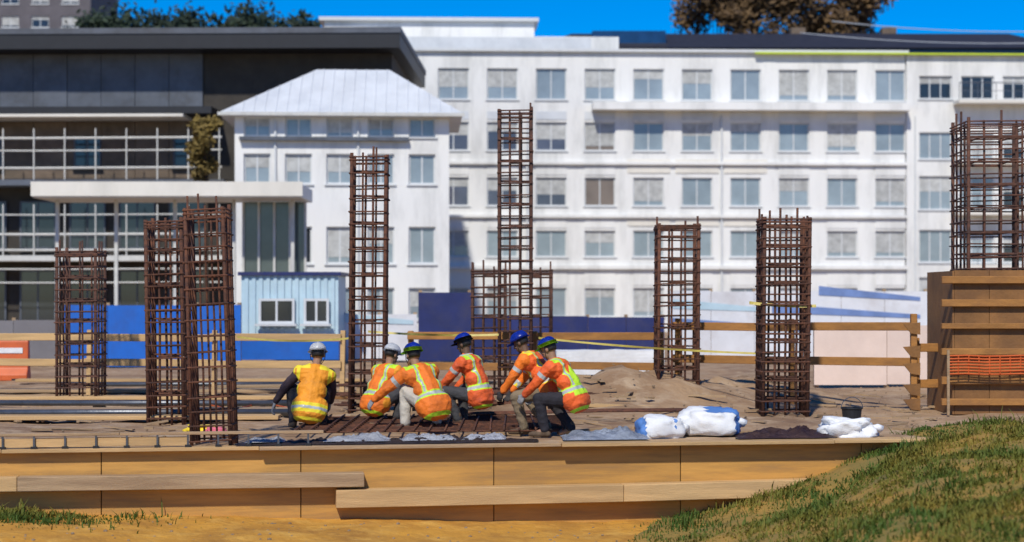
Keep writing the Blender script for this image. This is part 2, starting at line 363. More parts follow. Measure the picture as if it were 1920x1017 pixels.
# --- white house with a hipped roof in front of it, 68 m
Y = 68.; X0 = gx(440, Y); X1 = gx(842, Y); W = X1 - X0; He = gz(212, Y)
hs_ = thing('white_house', 'white three storey house with a pale hipped metal roof and grey windows', 'house', (X0, Y, 0), R(3))
rows = [(gz(600, Y), gz(540, Y)), (gz(495, Y), gz(425, Y)), (gz(345, Y), gz(288, Y)), (gz(256, Y), gz(220, Y))]
cols = [(.35 + 1.62 * k, .35 + 1.62 * k + 1.05) for k in range(5)]
facade(hs_, W, He, cols, rows, M_white, lambda r, c: M_glassd if c < 2 and r < 2 else M_glassp)
shell(hs_, W, He, 5, M_white, M_concrete)
b = BM(); e = .5; zr = gz(112, Y)
A = [(-e, -e, He), (W + e, -e, He), (W + e, 5.6 + e, He), (-e, 5.6 + e, He)]; Rg = [(3.05, 2.8, zr), (W - 2.4, 2.8, zr)]
lo = [b.verts.new((x, y, z - .16)) for x, y, z in A]; up = [b.verts.new(p) for p in A]; rg = [b.verts.new(p) for p in Rg]
b.faces.new(lo)
for i in range(4): b.faces.new((lo[i], lo[(i + 1) % 4], up[(i + 1) % 4], up[i]))
b.faces.new((up[0], up[1], rg[1], rg[0])); b.faces.new((up[2], up[3], rg[0], rg[1])); b.faces.new((up[1], up[2], rg[1])); b.faces.new((up[3], up[0], rg[0]))
rf = ob('roof', b, M_whiteroof, hs_)
b = BM()
for k in range(1, 22):                                   # standing seams on the front slope
    x = -e + (W + 2 * e) * k / 22
    xl = min(1, (x + e) / (3.05 + e)); xr = min(1, (W + e - x) / (2.4 + e)); t = min(xl, xr)
    n_ = Vector((0, -(zr - He), 2.8 + e)).normalized() * .01
    tube(b, [Vector((x, -e + .02, He)) + n_, Vector((x, -e + (2.8 + e) * t, He + (zr - He) * t)) + n_], .022, 4)
ob('standing_seam', b, M_whiteroof, rf)
boxob('dark_band', .2, W - 1.6, -.28, -.004, gz(264, Y), gz(257, Y), M_slate, hs_)
boxob('gutter', -e - .1, W + e + .1, -e - .12, -e - .003, He - .15, He - .02, M_rail, hs_)
for x in (1.55, 4.8): boxob('downpipe', x, x + .08, -.1, -.004, .2, He - .3, M_frame, hs_)
# --- dark building on the left, 76 m
Y = 76.; X0 = gx(-260, Y); X1 = gx(735, Y); W = X1 - X0
dk = thing('dark_building', 'dark building on the left with a black flat roof edge and rows of pale rails', 'building', (X0, Y, 0), R(-1.5))
zt = gz(101, Y); z3 = gz(222, Y); z2 = gz(352, Y); z1 = gz(486, Y)
boxob('core_wall', 0, W, .5, 1.0, 0, zt, M_umber, dk)
boxob('core_wall', W - .6, W, 1.003, 12, 0, zt, M_umber, dk)
boxob('roof_slab', -.8, W + .5, -1.2, 13, zt + .003, gz(63, Y) - .25, M_dark, dk)
boxob('roof_trim', -.85, W + .55, -1.25, 13.05, gz(63, Y) - .247, gz(63, Y), M_slate, dk)
pw = 1.5; xe = gx(425, Y) - X0
me = boxme('cladding_panel', .012, pw - .012, .38, .49, z3 + .35, zt - .01, M_slate)
for k in range(int(xe / pw)): link('cladding_panel', me, dk, (k * pw, random.uniform(-.015, .015), 0))
boxob('dark_canopy', -.3, xe - .3, -1.5, .375, z3 + .02, z3 + .32, M_dark, dk)
boxob('cream_ledge', -.35, xe - 1.5, -1.6, .37, z3 - .12, z3 - .003, M_cream, dk)
me = boxme('brown_panel', .012, pw - .012, .40, .495, z2 + .3, z3 - .14, M_brownwall)
for k in range(int(xe / pw)): link('brown_panel', me, dk, (k * pw, random.uniform(-.015, .015), 0))
for k in range(int(xe / 2.2)):
    if k % 2 == 0: add_window(dk, k * 2.2 + .5, .24, z2 + .9, 1.2, 1.35, M_slate, M_glassd)
    add_window(dk, k * 2.2 + .3, .24, z1 + .45, 1.6, 2.1, M_slate, M_glassd)
    add_window(dk, k * 2.2 + .3, .24, .8, 1.6, 2.3, M_slate, M_glassd)
boxob('floor_slab', -.3, xe + .2, -1.3, .36, z2, z2 + .25, M_slate, dk)
boxob('floor_slab', -.3, xe + .2, -1.3, .36, z1 - .12, z1 + .12, M_rail, dk)
me = None
for py in (264, 287, 319, 405, 441, 470, 505, 530):
    z = gz(py, Y); r_ = BM(); tube(r_, [(-.2, -1.22, z), (xe * .5, -1.2, z - .03), (xe + .1, -1.22, z)], .055 if py in (264, 319, 441, 470) else .035, 6); ob('rail', r_, M_rail, dk)
pm = boxme('rail_post', -.025, .025, -1.29, -1.24, 0, 2.2, M_rail)
for k in range(13):
    for z in (z1 + .12, z2 + .25): link('rail_post', pm, dk, (k * xe / 12, 0, z))
# --- long white canopy at its foot
Y = 60.; X0 = gx(60, Y); X1 = gx(566, Y)
cn = thing('walkway_canopy', 'long white flat canopy on slim posts in front of the dark building', 'canopy', (X0, Y, 0))
boxob('canopy_slab', 0, X1 - X0, 0, 3.2, gz(371, Y), gz(345, Y), M_whiteroof, cn, .03)
boxob('canopy_edge', -.03, X1 - X0 + .03, -.06, -.003, gz(368, Y), gz(341, Y), M_cream, cn)
pm = boxme('canopy_post', -.06, .06, 1.4, 1.52, 0, gz(371, Y) - .003, M_rail)
for k in range(5): link('canopy_post', pm, cn, (.5 + k * (X1 - X0 - 1) / 4, 0, 0))
boxob('glass_screen', gx(440, Y) - X0, gx(560, Y) - X0, 2.0, 2.06, 0, gz(373, Y), mat('green_grey_glass', (.10, .125, .12), .15, .3, .8, 0, spec=.7), cn)
for k in range(5): boxob('screen_mullion', gx(440 + 30 * k, Y) - X0 - .04, gx(440 + 30 * k, Y) - X0 + .04, 1.9, 1.997, 0, gz(373, Y), M_rail, cn)
# --- behind: grey block, dark roofed building
g = thing('grey_block', 'mauve grey block rising behind the black roof at the far left', 'building', (gx(-300, 150), 150, 0))
Wg = gx(170, 150) - gx(-300, 150)
facade(g, Wg, gz(-40, 150), [(1 + 2.6 * k, 2.5 + 2.6 * k) for k in range(8)], [(gz(52, 150), gz(30, 150)), (gz(8, 150), gz(-16, 150))], M_greyblock, lambda r, c: M_glassd, th=.4)
shell(g, Wg, gz(-40, 150), 10, M_greyblock, M_slateroof, y0=.4)
Y = 128.; d = thing('slate_roofed_building', 'building with a low dark slate roof behind the white block', 'building', (gx(1010, Y), Y, 0))
Wd = gx(1990, Y) - gx(1010, Y); z0 = gz(92, Y); ztp = gz(46, Y)
facade(d, Wd, z0, [(1 + 3 * k, 2.8 + 3 * k) for k in range(12)], [(8, 10), (12, 14)], M_bluewall, lambda r, c: M_glassd)
b = BM(); lo = [b.verts.new(p) for p in ((-.6, -.6, z0), (Wd + .6, -.6, z0), (Wd + .6, 12, z0), (-.6, 12, z0))]; up = [b.verts.new(p) for p in ((2.6, 4.5, ztp), (Wd - 2.6, 4.5, ztp), (Wd - 2.6, 7, ztp), (2.6, 7, ztp))]
b.faces.new(lo); b.faces.new(up)
for i in range(4): b.faces.new((lo[i], lo[(i + 1) % 4], up[(i + 1) % 4], up[i]))
ob('roof', b, M_slateroof, d)
boxob('roof_light', 4, 9.5, 1.0, 3.2, z0 + .4, z0 + 1.5, M_bluewall, d)
for x in (19.5, 26.5): boxob('chimney', x, x + 1.1, 5, 6, ztp - .5, ztp + .55, M_brownwall, d)

# trees
def tree(name, label, x, y, h, rw, crown_z0, leafm, n, seed, lr=.28, group=None, cat='tree'):
    rd = random.Random(seed); t = thing(name, label, cat, (x, y, 0), 0, group)
    b = BM(); tube(b, [(0, 0, 0), (rd.uniform(-.1, .1), 0, h * .35), (rd.uniform(-.2, .2), rd.uniform(-.2, .2), h * .8)], .035 * h * .55, 8, r1=.03)
    cl = []
    for k in range(16):
        a = rd.random() * 6.283; q = rd.random() ** .5; z = crown_z0 + (h - crown_z0) * rd.uniform(.12, .92)
        e = math.sin(math.pi * min(.98, max(.1, (z - crown_z0) / (h - crown_z0)))) ** .6
        c = Vector((math.cos(a) * rw * q * e * .85, math.sin(a) * rw * q * e * .85, z)); cl.append((c, rd.uniform(.25, .48) * rw))
        tube(b, [(0, 0, max(.3, z - (.3 * h * q + .4))), c * .5 + Vector((0, 0, z * .5 - .1)), c], .04, 5, r1=.012)
    ob('trunk', b, M_bark, t)
    V = []; Fc = []
    for i in range(n):
        c, r_ = rd.choice(cl); v = Vector((rd.gauss(0, 1), rd.gauss(0, 1), rd.gauss(0, .8))).normalized() * r_ * rd.uniform(.35, 1.08) + c
        u = Vector((rd.gauss(0, 1), rd.gauss(0, 1), rd.gauss(0, 1))).normalized(); wv = u.orthogonal().normalized(); q = lr * rd.uniform(.5, 1.1); k = len(V)
        V += [v - u * q, v + wv * q * .45, v + u * q, v - wv * q * .45]; Fc.append((k, k + 1, k + 2, k + 3))
    me = bpy.data.meshes.new('crown'); me.from_pydata([tuple(v) for v in V], [], Fc); me.materials.append(leafm); link('crown', me, t)
    return t
for i, (px, py, rw, lb) in enumerate(((215, 40, 3.2, 'dark green tree showing over the black roof, nearest the grey block'), (330, 30, 3.6, 'dark green tree showing over the black roof, between two others'), (450, 36, 3.4, 'dark green tree showing over the middle of the black roof'), (560, 42, 3.0, 'dark green tree showing over the black roof beside the white penthouse'))):
    tree('evergreen_tree', lb, gx(px, 118), 118, gz(py, 118), rw + .9, gz(py, 118) - 5, M_leafg, 5200, 30 + i, .3, 'evergreen trees over the black roof')
for i, (px, py, rw, lb) in enumerate(((1345, -28, 3.6, 'brown autumn tree behind the slate roof, leftmost of three'), (1470, -45, 4.4, 'tall brown autumn tree behind the slate roof, middle of three'), (1600, -30, 4.0, 'brown autumn tree behind the slate roof, rightmost of three'))):
    tree('autumn_tree', lb, gx(px, 146), 146, gz(py, 146), rw + .4, gz(py, 146) - 8.5, M_leafb, 6500, 50 + i, .36, 'brown autumn trees behind the slate roof')
tree('ochre_tree', 'slender ochre leaved tree beside the white house', gx(388, 71), 71, gz(222, 71), 1.0, gz(345, 71), M_leafy, 1900, 71, .17)
# overhead cables
for i, (a, c, lb) in enumerate((((1560, 40), (2050, 56), 'upper of two pale overhead cables against the sky at right'), ((1500, 62), (2050, 78), 'lower of two pale overhead cables against the sky at right'))):
    p0, p1 = at(*a, 110.), at(*c, 106.); b = BM()
    tube(b, [p0.lerp(p1, t) - Vector((0, 0, .35 * 4 * t * (1 - t))) for t in [k / 14 for k in range(15)]], .035, 5)
    tag(ob('overhead_cable', b, M_cable), lb, 'cable')

# ------------------------------------------------------------------ hoardings behind the site
def hoarding(name, label, px0, px1, Y, ztop, m, pw=1.22, z0=.05, stripes=()):
    X0, X1 = gx(px0, Y), gx(px1, Y); n = max(1, round((X1 - X0) / pw)); pw = (X1 - X0) / n
    t = thing(name, label, 'hoarding', (X0, Y, 0), 0, None)
    me = boxme('panel', .006, pw - .006, 0, .03, z0, ztop, m)
    for k in range(n): link('panel', me, t, (k * pw, random.uniform(-.008, .008), random.uniform(-.02, .02)))
    pm = boxme('post', -.05, .05, .045, .145, 0, ztop + .06, M_timber)
    for k in range(n + 1): link('post', pm, t, (min(max(k * pw, .06), X1 - X0 - .06), 0, 0))
    for (u0, u1, za, zb, mm) in stripes:
        b = BM(); vs = box(b, u0 * (X1 - X0), u1 * (X1 - X0), -.016, -.0095, 0, .3)
        for v in vs:
            f_ = (v.co.x / (X1 - X0) - u0) / (u1 - u0); top = v.co.z > .1
            v.co.z = za + (zb - za) * f_ + ((.28 * (1 - .6 * f_)) if top else 0)
        ob('printed_band', b, mm, t)
    return t
hoarding('hoarding', 'bright blue hoarding panels at left between the rebar cages', 118, 452, 46, gz(572, 46), M_blue)
hoarding('hoarding', 'pale blue grey hoarding behind the first crouching worker', 640, 782, 50, gz(590, 50), M_hoardw, stripes=((.05, .95, 1.15, 1.1, M_paleblue),))
hoarding('hoarding', 'tall dark navy hoarding left of the short central cages', 784, 884, 50, gz(548, 50), M_navy)
hoarding('hoarding', 'lower dark navy hoarding behind the short central cages and half crouching workers', 886, 1246, 50, gz(594, 50), M_navy)
hoarding('hoarding', 'off white hoarding with slanting blue printed bands at right', 1252, 1740, 52, gz(546, 52), M_hoardw, stripes=((.58, .97, 1.95, 1.78, M_greyblue), (.40, .97, 1.42, 1.25, M_greyblue), (.0, .55, 1.0, .85, M_greyblue), (.02, .38, 1.55, 1.45, M_paleblue)))
hoarding('hoarding', 'low pale pink board fence behind the timber corner post', 1526, 1800, 36, gz(612, 36), M_pink)
hoarding('hoarding', 'low grey board screen at the far left of the site', -60, 110, 47, gz(600, 47), mat('grey_board', (.19, .18, .19), .7, .2, 1, .1))
# pale blue site cabin
Y = 48.; X0 = gx(452, Y); X1 = gx(634, Y); cb = thing('site_cabin', 'pale blue site cabin with a darker blue base beside the blue hoarding', 'cabin', (X0, Y, 0)); W = X1 - X0; H = gz(517, Y)
b = BM(); n = 27
for k in range(n):                                       # corrugated front and sides
    x = W * k / n; yy = 0 if k % 2 else .045; box(b, x, x + W / n, yy, .2, .72, H)
box(b, .02, W - .02, .2, 2.4, .15, H)
ob('body', b, M_paleblue, cb)
boxob('base_band', -.02, W + .02, -.02, 2.42, .15, .717, M_blue, cb)
boxob('roof', -.08, W + .08, -.08, 2.5, H + .003, H + .1, M_navy, cb)
add_window(cb, .5, -.24, 1.15, 1.0, .7, M_frame, M_glassd); add_window(cb, 1.75, -.24, 1.15, .7, .7, M_frame, M_glassd)
# white wrapped pallet behind the lime helmet
def lump(seed, sx, sy, sz, k=.16, nsub=4, flat=.0):
    b = BM(); bmesh.ops.create_icosphere(b, subdivisions=nsub, radius=1)
    for v in b.verts:
        c = v.co; q = [math.copysign(abs(t) ** .72, t) for t in c]
        d = 1 + k * noise.fractal(c * 1.7 + Vector((seed, 0, 0)), 1, 2, 4) + .07 * (1 - abs(noise.noise(c * 2.6 + Vector((0, seed, 0))))) ** 5 + .04 * (1 - abs(noise.noise(c * 6 + Vector((0, seed, 0))))) ** 3
        v.co = Vector((q[0] * sx * d, q[1] * sy * d, max(-sz * .78, q[2] * sz * d)))
    return b
pl = thing('wrapped_pallet', 'white sheeted pallet load behind the two helmeted workers', 'pallet', (gx(1140, 38), 38, 0))
b = BM(); box(b, -1.15, 1.2, -.4, .4, .2, .72); bmesh.ops.subdivide_edges(b, edges=b.edges, cuts=6, use_grid_fill=True)
for v in b.verts: v.co += noise.noise_vector(v.co * 2.6) * .035
ob('wrapping', b, M_sack, pl, smooth=False)
for y in (-.3, 0, .3): boxob('bearer', -1.1, 1.1, y - .05, y + .05, 0, .12, M_timber, pl)
boxob('deck_board', -1.12, 1.12, -.4, .4, .123, .16, M_timber, pl)
# orange barriers
def barrier(label, x, y, rz):
    t = thing('plastic_barrier', label, 'barrier', (x, y, 0), rz)
    b = BM(); prof = [(-.22, 0), (.22, 0), (.22, .14), (.12, .28), (.08, .88), (.05, .95), (-.05, .95), (-.08, .88), (-.12, .28), (-.22, .14)]
    for xx in (-.6, .6): pass
    r0 = [b.verts.new((-.62, p, z)) for p, z in prof]; r1 = [b.verts.new((.62, p, z)) for p, z in prof]
    for i in range(len(prof)): b.faces.new((r0[i], r0[(i + 1) % 10], r1[(i + 1) % 10], r1[i]))
    b.faces.new(r0); b.faces.new(r1[::-1]); ob('body', b, M_orangeplastic, t, bevel=.015)
    boxob('reflective_strip', -.5, .5, -.115, -.1, .62, .74, M_sack, t)
    boxob('foot', -.55, -.3, -.3, .3, .0, .05, M_black, t); boxob('foot', .3, .55, -.3, .3, .0, .05, M_black, t)
barrier('orange plastic barrier at the left end beside the grey screen', gx(2, 39), 39, R(4))
# ------------------------------------------------------------------ timber guard rails
def guardrail(label, p0, p1, zs, n, ph=1.25, m=M_ply_edge, rt=.07):
    p0, p1 = Vector(p0), Vector(p1); d = p1 - p0; L = d.length
    t = thing('guard_rail', label, 'guard rail', (p0.x, p0.y, 0), math.atan2(d.y, d.x))
    pm = boxme('post', -.045, .045, .025, .115, 0, ph, m, .006)
    for k in range(n + 1): link('post', pm, t, (L * k / n, 0, 0), (random.uniform(-.02, .02), random.uniform(-.02, .02), 0))
    for z in zs:
        me = boxme('rail', -.06, L / n - .005, -.022, .022, -rt, rt, m, .006)
        for k in range(n): link('rail', me, t, (L * k / n, random.uniform(-.004, .0), z + random.uniform(-.02, .02)), (0, random.uniform(-.008, .008), 0))
    return t
guardrail('timber guard rail crossing behind the left cages', (-13, 33.6, 0), (gx(640, 32.4), 32.4, 0), (1.12, .62), 4)
guardrail('timber guard rail crossing behind the workers', (gx(770, 32), 32, 0), (gx(1240, 31), 31, 0), (1.15, .62), 2, m=M_orangetimber)
guardrail('timber guard rail running to the corner post at right', (gx(1268, 30.4), 30.4, 0), (gx(1712, 28.6), 28.6, 0), (1.36, .78), 2, 1.5, M_orangetimber)
guardrail('timber guard rail between the corner post and the formed column', (gx(1722, 28.5), 28.5, 0), (gx(1960, 28.9), 28.9, 0), (1.02, .45), 2, 1.2, M_orangetimber)
cp = thing('corner_post', 'orange timber corner post with wedge clamps beside the pink boards', 'post', (gx(1713, 28.3), 28.3, 0))
boxob('shaft', -.05, .05, -.05, .05, 0, 1.6, M_orangetimber, cp, .008)
for z in (1.36, .98, .70, .36, .12):
    b = BM(); vs = [b.verts.new(p) for p in ((-.19, -.09, z + .08), (.09, -.09, z + .1), (.09, -.09, z - .1), (-.06, -.09, z - .08))]
    f_ = b.faces.new(vs); r_ = bmesh.ops.extrude_face_region(b, geom=[f_]); bmesh.ops.translate(b, vec=(0, .035, 0), verts=[v for v in r_['geom'] if isinstance(v, bmesh.types.BMVert)])
    ob('clamp', b, M_formbrown, cp)
# warning tape and hose
def ribbon(name, label, cat, p0, p1, sag, hgt, m):
    b = BM(); pr = None
    for k in range(25):
        t = k / 24; p = p0.lerp(p1, t) - Vector((0, 0, sag * 4 * t * (1 - t))); a = .5 * math.sin(t * 9)
        u = Vector((0, math.sin(a), math.cos(a))) * hgt * .5; th = Vector((0, .004, 0))
        cur = [b.verts.new(p - u - th), b.verts.new(p + u - th), b.verts.new(p + u + th), b.verts.new(p - u + th)]
        if pr:
            for i in range(4): b.faces.new((pr[i], pr[(i + 1) % 4], cur[(i + 1) % 4], cur[i]))
        pr = cur
    return tag(ob(name, b, m), label, cat)
ribbon('warning_tape', 'yellow warning tape strung behind the first crouching worker', 'tape', at(445, 632, 30), at(660, 634, 28.5), .06, .035, M_yellow)
ribbon('warning_tape', 'yellow warning tape behind the heads of the middle workers', 'tape', at(690, 622, 30.5), at(935, 628, 30.5), .03, .04, M_yellow)
ribbon('warning_tape', 'yellow warning tape strung from the middle cages to the right cage', 'tape', at(1010, 634, 30.3), at(1450, 664, 28.2), .04, .035, M_yellow)
ribbon('warning_tape', 'yellow tape tied around the upper half of the right rebar cage', 'tape', at(1405, 568, 27.4), at(1530, 574, 27.4), .02, .05, M_yellow)

# ------------------------------------------------------------------ rebar cages
def cage(label, px, Y, w_, ztop, nside=4, sp=.19, lean=0, r=.019, rt=.014, z0=0, m=M_rust, rz=0, inner=2, xx=None):
    X = gx(px, Y) if xx is None else xx
    t = thing('rebar_cage', label, 'rebar cage', (X, Y, z0), rz, 'rusty rebar column cages')
    t.rotation_euler = (0, lean, rz)
    H = ztop - z0; h = w_ / 2
    bms = []
    for v_ in range(2):
        b = BM(); tube(b, [(0, 0, -.12)] + [(random.uniform(-.008, .008), random.uniform(-.008, .008), H * q / 4) for q in range(1, 4)] + [(0, 0, H)], r * (1, 1.0)[v_], 6); bms.append(me_of('vertical_bar', b, m, True))
    b = BM(); tube(b, [(0, 0, -.12), (0, 0, H * .5), (0, 0, H)], r * 1.6, 6); corner = me_of('corner_bar', b, m, True)
    pos = []
    for i in range(nside):
        for j in range(nside):
            if i in (0, nside - 1) or j in (0, nside - 1): pos.append((i, j))
    for (i, j) in pos:
        cor = i in (0, nside - 1) and j in (0, nside - 1)
        x = -h + w_ * i / (nside - 1); y = -h + w_ * j / (nside - 1)
        link('corner_bar' if cor else 'vertical_bar', corner if cor else random.choice(bms), t, (x * .97, y * .97, random.choice((-.03, .0, .05, .16)) + random.uniform(-.02, .03) if not cor else random.uniform(0, .06)), (random.uniform(-.004, .004), random.uniform(-.004, .004), random.random() * 6))
    hh = h + r
    b = BM(); tube(b, [(-hh, -hh, 0), (hh, -hh, .01), (hh, hh, 0), (-hh, hh, -.01)], rt, 6, closed=True); tm = me_of('tie', b, m)
    b = BM(); q = w_ / (nside - 1) / 2 if nside % 2 == 0 else w_ / (nside - 1)
    tube(b, [(-q, -hh, .0), (q, -hh, .0), (q, hh, .0), (-q, hh, .0)], rt, 6, closed=True); tube(b, [(-hh, -q, .02), (hh, -q, .02), (hh, q, .02), (-hh, q, .02)], rt, 6, closed=True); im = me_of('inner_tie', b, m)
    z = .06; nt0 = 0
    while z < H - .03:
        o = link('tie', tm, t, (random.uniform(-.008, .008), random.uniform(-.008, .008), z), (random.uniform(-.018, .018), random.uniform(-.02, .02), random.uniform(-.02, .02)))
        nt0 += 1
        if inner and nt0 % inner == 0: link('inner_tie', im, t, (0, 0, z + .032 + random.uniform(-.006, .006)), (random.uniform(-.018, .018), random.uniform(-.018, .018), 0))
        z += sp * random.uniform(.9, 1.1)
    for k in range(2):                                   # doubled ties at the head
        link('tie', tm, t, (0, 0, H - .03 - .05 * k))
    return t
cage('sharp rusty rebar cage standing at the front left edge of the slab', 402, 21.98, .50, gz(391, 21.98), 4, .185, R(-1.7), .015, .0125, inner=0)
cage('rusty rebar cage just behind and left of the front left cage', 318, 26.0, .54, gz(414, 26), 4, .18, R(-.6), inner=3)
cage('dark rebar cage furthest left, in front of the blue hoarding', 152, 31.5, .72, gz(470, 31.5), 4, .20, 0, m=M_rust_far)
cage('tall rebar cage between the first and second crouching workers', 690, 28.0, .56, gz(294, 28), 4, .20, R(.4))
cage('tallest rebar cage at the centre, against the white block', 966, 31.0, .58, gz(208, 31), 4, .20, 0, m=M_rust_far)
cage('short rebar cage left of the tallest central cage', 917, 34.0, .66, gz(506, 34), 4, .20, 0, m=M_rust_far)
cage('short rebar cage right of the tallest central cage', 1004, 35.0, .64, gz(506, 35), 4, .20, 0, m=M_rust_far)
cage('rebar cage rising from the dirt heap behind the white sacks', 1268, 30.0, .70, gz(422, 30), 4, .19, R(.3))
cage('dense rebar cage right of the sacks with yellow tape round it', 1466, 27.6, .72, gz(410, 27.6), 5, .155, R(.5))
# right-hand formed column
Yc = 27.6; Xc = gx(1888, Yc); zt = gz(507, Yc); hw = .84
cage('wide rebar cage rising out of the brown form box at the right edge', 0, Yc + hw + .05, 1.05, gz(220, Yc), 5, .19, 0, m=M_rust_far, xx=Xc)
fb = thing('column_form', 'brown plywood form box with timber walers at the right edge', 'formwork', (Xc, Yc, 0))
for k in range(3):
    boxob('form_panel', -hw + k * hw * 2 / 3 + .004, -hw + (k + 1) * hw * 2 / 3 - .004, 0, .03, 0, zt, M_formbrown, fb)
boxob('side_panel', -hw - .03, -hw - .002, 0, 2 * hw, 0, zt - .01, M_formbrown, fb); boxob('side_panel', hw + .002, hw + .03, 0, 2 * hw, 0, zt - .01, M_formbrown, fb)
boxob('rear_panel', -hw, hw, 2 * hw - .03, 2 * hw, 0, zt - .02, M_formbrown, fb)
for z in (.2, .55, 1.0, 1.4, 1.78, 2.15):
    boxob('waler', -hw - .22, hw + .25, -.1, -.003, z - .05 + random.uniform(-.02, .02), z + .055, M_orangetimber, fb, .008)
nt_ = thing('safety_netting', 'strip of orange red safety netting across the form box', 'netting', (Xc, Yc - .24, 0))
b = BM()
z_a, z_b = gz(702, Yc - .24), gz(668, Yc - .24)
for k in range(15):
    x = -1.0 + 2.3 * k / 14; tube(b, [(x, .01 * math.sin(k), z_a), (x, .01 * math.cos(k * 2), z_b)], .012, 4)
for k in range(7):
    z = z_a + (z_b - z_a) * k / 6; tube(b, [(-1.0 + 2.3 * q / 8, .012 * math.sin(q + k), z + .008 * math.sin(2 * q)) for q in range(9)], .015, 4)
ob('mesh', b, M_orangeplastic, nt_)
for x in (-1.0, 1.3): boxob('stake', x - .02, x + .02, -.03, .0, 0, z_b + .1, M_timber, nt_)
# rebar mat the crew is fixing
mt = thing('rebar_mat', 'rusty rebar mat lying on the slab under the workers', 'rebar mat', (0, 0, 0))
b = BM(); tube(b, [(-1.9, 0, 0), (0, 0, .01), (1.9, 0, 0)], .014, 6); lm = me_of('long_bar', b, M_rust, True)
b = BM(); tube(b, [(0, -1.6, 0), (0, 0, .008), (0, 1.6, 0)], .014, 6); cm = me_of('cross_bar', b, M_rust, True)
xa = -1.1
for k in range(12): link('long_bar', lm, mt, (xa + random.uniform(-.1, .1), 23.1 + k * .27, .07), (0, 0, EDGE * .6 + random.uniform(-.01, .01)))
for k in range(19): link('cross_bar', cm, mt, (xa - 1.8 + k * .2, 24.55 + (k - 9) * .018, .1), (0, 0, random.uniform(-.015, .015)))
b = BM()
for k in range(5):
    tube(b, [(-.9 + random.uniform(-.4, .4), 25.6 + .1 * k, .13), (1.4, 25.9 + .12 * k, .16), (3.0 + random.uniform(-.3, .3), 26.4 + .15 * k, .13)], .014, 6)
tag(ob('rebar_bundle', b, M_rust, smooth=True), 'loose bundle of long rusty bars lying behind the workers', 'rebar')

for i, (lb, pa, pb, Y_, hgt) in enumerate((('brown stack of rusty bars on timber bearers behind the crouching group', 640, 900, 28.4, .5), ('lower stack of rusty bars on timber bearers behind the half crouching workers', 905, 1120, 28.9, .36))):
    L = gx(pb, Y_) - gx(pa, Y_); st = thing('rebar_stack', lb, 'rebar stack', (gx(pa, Y_), Y_, 0), 0, 'rebar stacks behind the workers')
    b = BM(); tube(b, [(0, 0, 0), (L * .5, .01, .012), (L, 0, 0)], .02, 6); bm_ = me_of('bar', b, M_rust, True)
    bb = boxme('bearer', -.05, .05, -.5, .5, 0, .09, M_timber)
    lay = int(hgt / .16)
    for q in range(lay):
        for x in (.15 * L, .5 * L, .85 * L): link('bearer', bb, st, (x, 0, q * .16))
        for k in range(9): link('bar', bm_, st, (random.uniform(-.15, .15), -.4 + .1 * k, q * .16 + .115), (0, random.uniform(-.01, .01), random.uniform(-.02, .02)))
# ------------------------------------------------------------------ slab edge formwork, foreground
fw = thing('slab_edge_form', 'long ochre plywood edge form with timber beams along the front of the slab', 'formwork', (0, 22.1, 0), math.atan(EDGE))
pw = 2.44; x = -10.0; k = 0
me = boxme('plywood_panel', .006, pw - .006, -.03, 0, -1.35, -.035, M_ply, .003)
while x < 8.5:
    link('plywood_panel', me, fw, (x, -.012 + random.uniform(-.006, .006), random.uniform(-.006, .004))); x += pw
for (a, c, m) in ((-10, -6.3, M_ply_edge), (-6.295, -3.2, M_ply_edge), (-3.195, .6, M_timber), (.605, 4.2, M_ply_edge), (4.205, 8.4, M_ply_edge)):
    o = boxob('capping_plank', a, c, -.17 if c < 0 else (-.22 if c < 1 else -.26), .06, -.032, .012, m, fw, .004); o.rotation_euler = (0, random.uniform(-.002, .002), 0)
def waler(a, c, za, zb, zc, zd, m):
    b = BM(); vs = box(b, a, c, -.27, -.052, 0, 1)
    for v in vs:
        t = (v.co.x - a) / (c - a); lo = za + (zc - za) * t; hi = zb + (zd - zb) * t; v.co.z = lo if v.co.z < .5 else hi
    return ob('waler', b, m, fw, bevel=.008)
waler(-10.2, -6.1, -.49, -.315, -.49, -.315, M_ply_edge); waler(-6.095, -1.9, -.49, -.315, -.50, -.325, M_timber)
waler(-2.25, 1.4, -.76, -.535, -.745, -.525, M_ply_edge); waler(1.405, 5.6, -.745, -.525, -.70, -.48, M_ply_edge)
# low edge board with pins, left
eb = thing('edge_board', 'low pale edge board on short dark pins at the front left of the slab', 'edge board', (0, 22.1, 0), math.atan(EDGE))
me = boxme('board', .004, .366, -.07, -.04, .03, .14, M_ply_edge, .003)
for k in range(9): link('board', me, eb, (-7.4 + .37 * k, random.uniform(-.004, .004), random.uniform(-.004, .004)))
boxob('top_rail', -7.5, -4.9, -.1, -.01, .165, .2, M_timber, eb, .004); boxob('top_rail', -4.895, -2.4, -.1, -.01, .163, .198, M_timber, eb, .004)
me = boxme('pin', -.012, .012, -.095, -.074, -.01, .164, M_pipe); m2 = boxme('pin_foot', -.035, .035, -.13, -.06, .013, .04, M_black)
for k in range(14):
    o = link('pin', me, eb, (-7.4 + .37 * k, 0, 0)); link('pin_foot', m2, o)
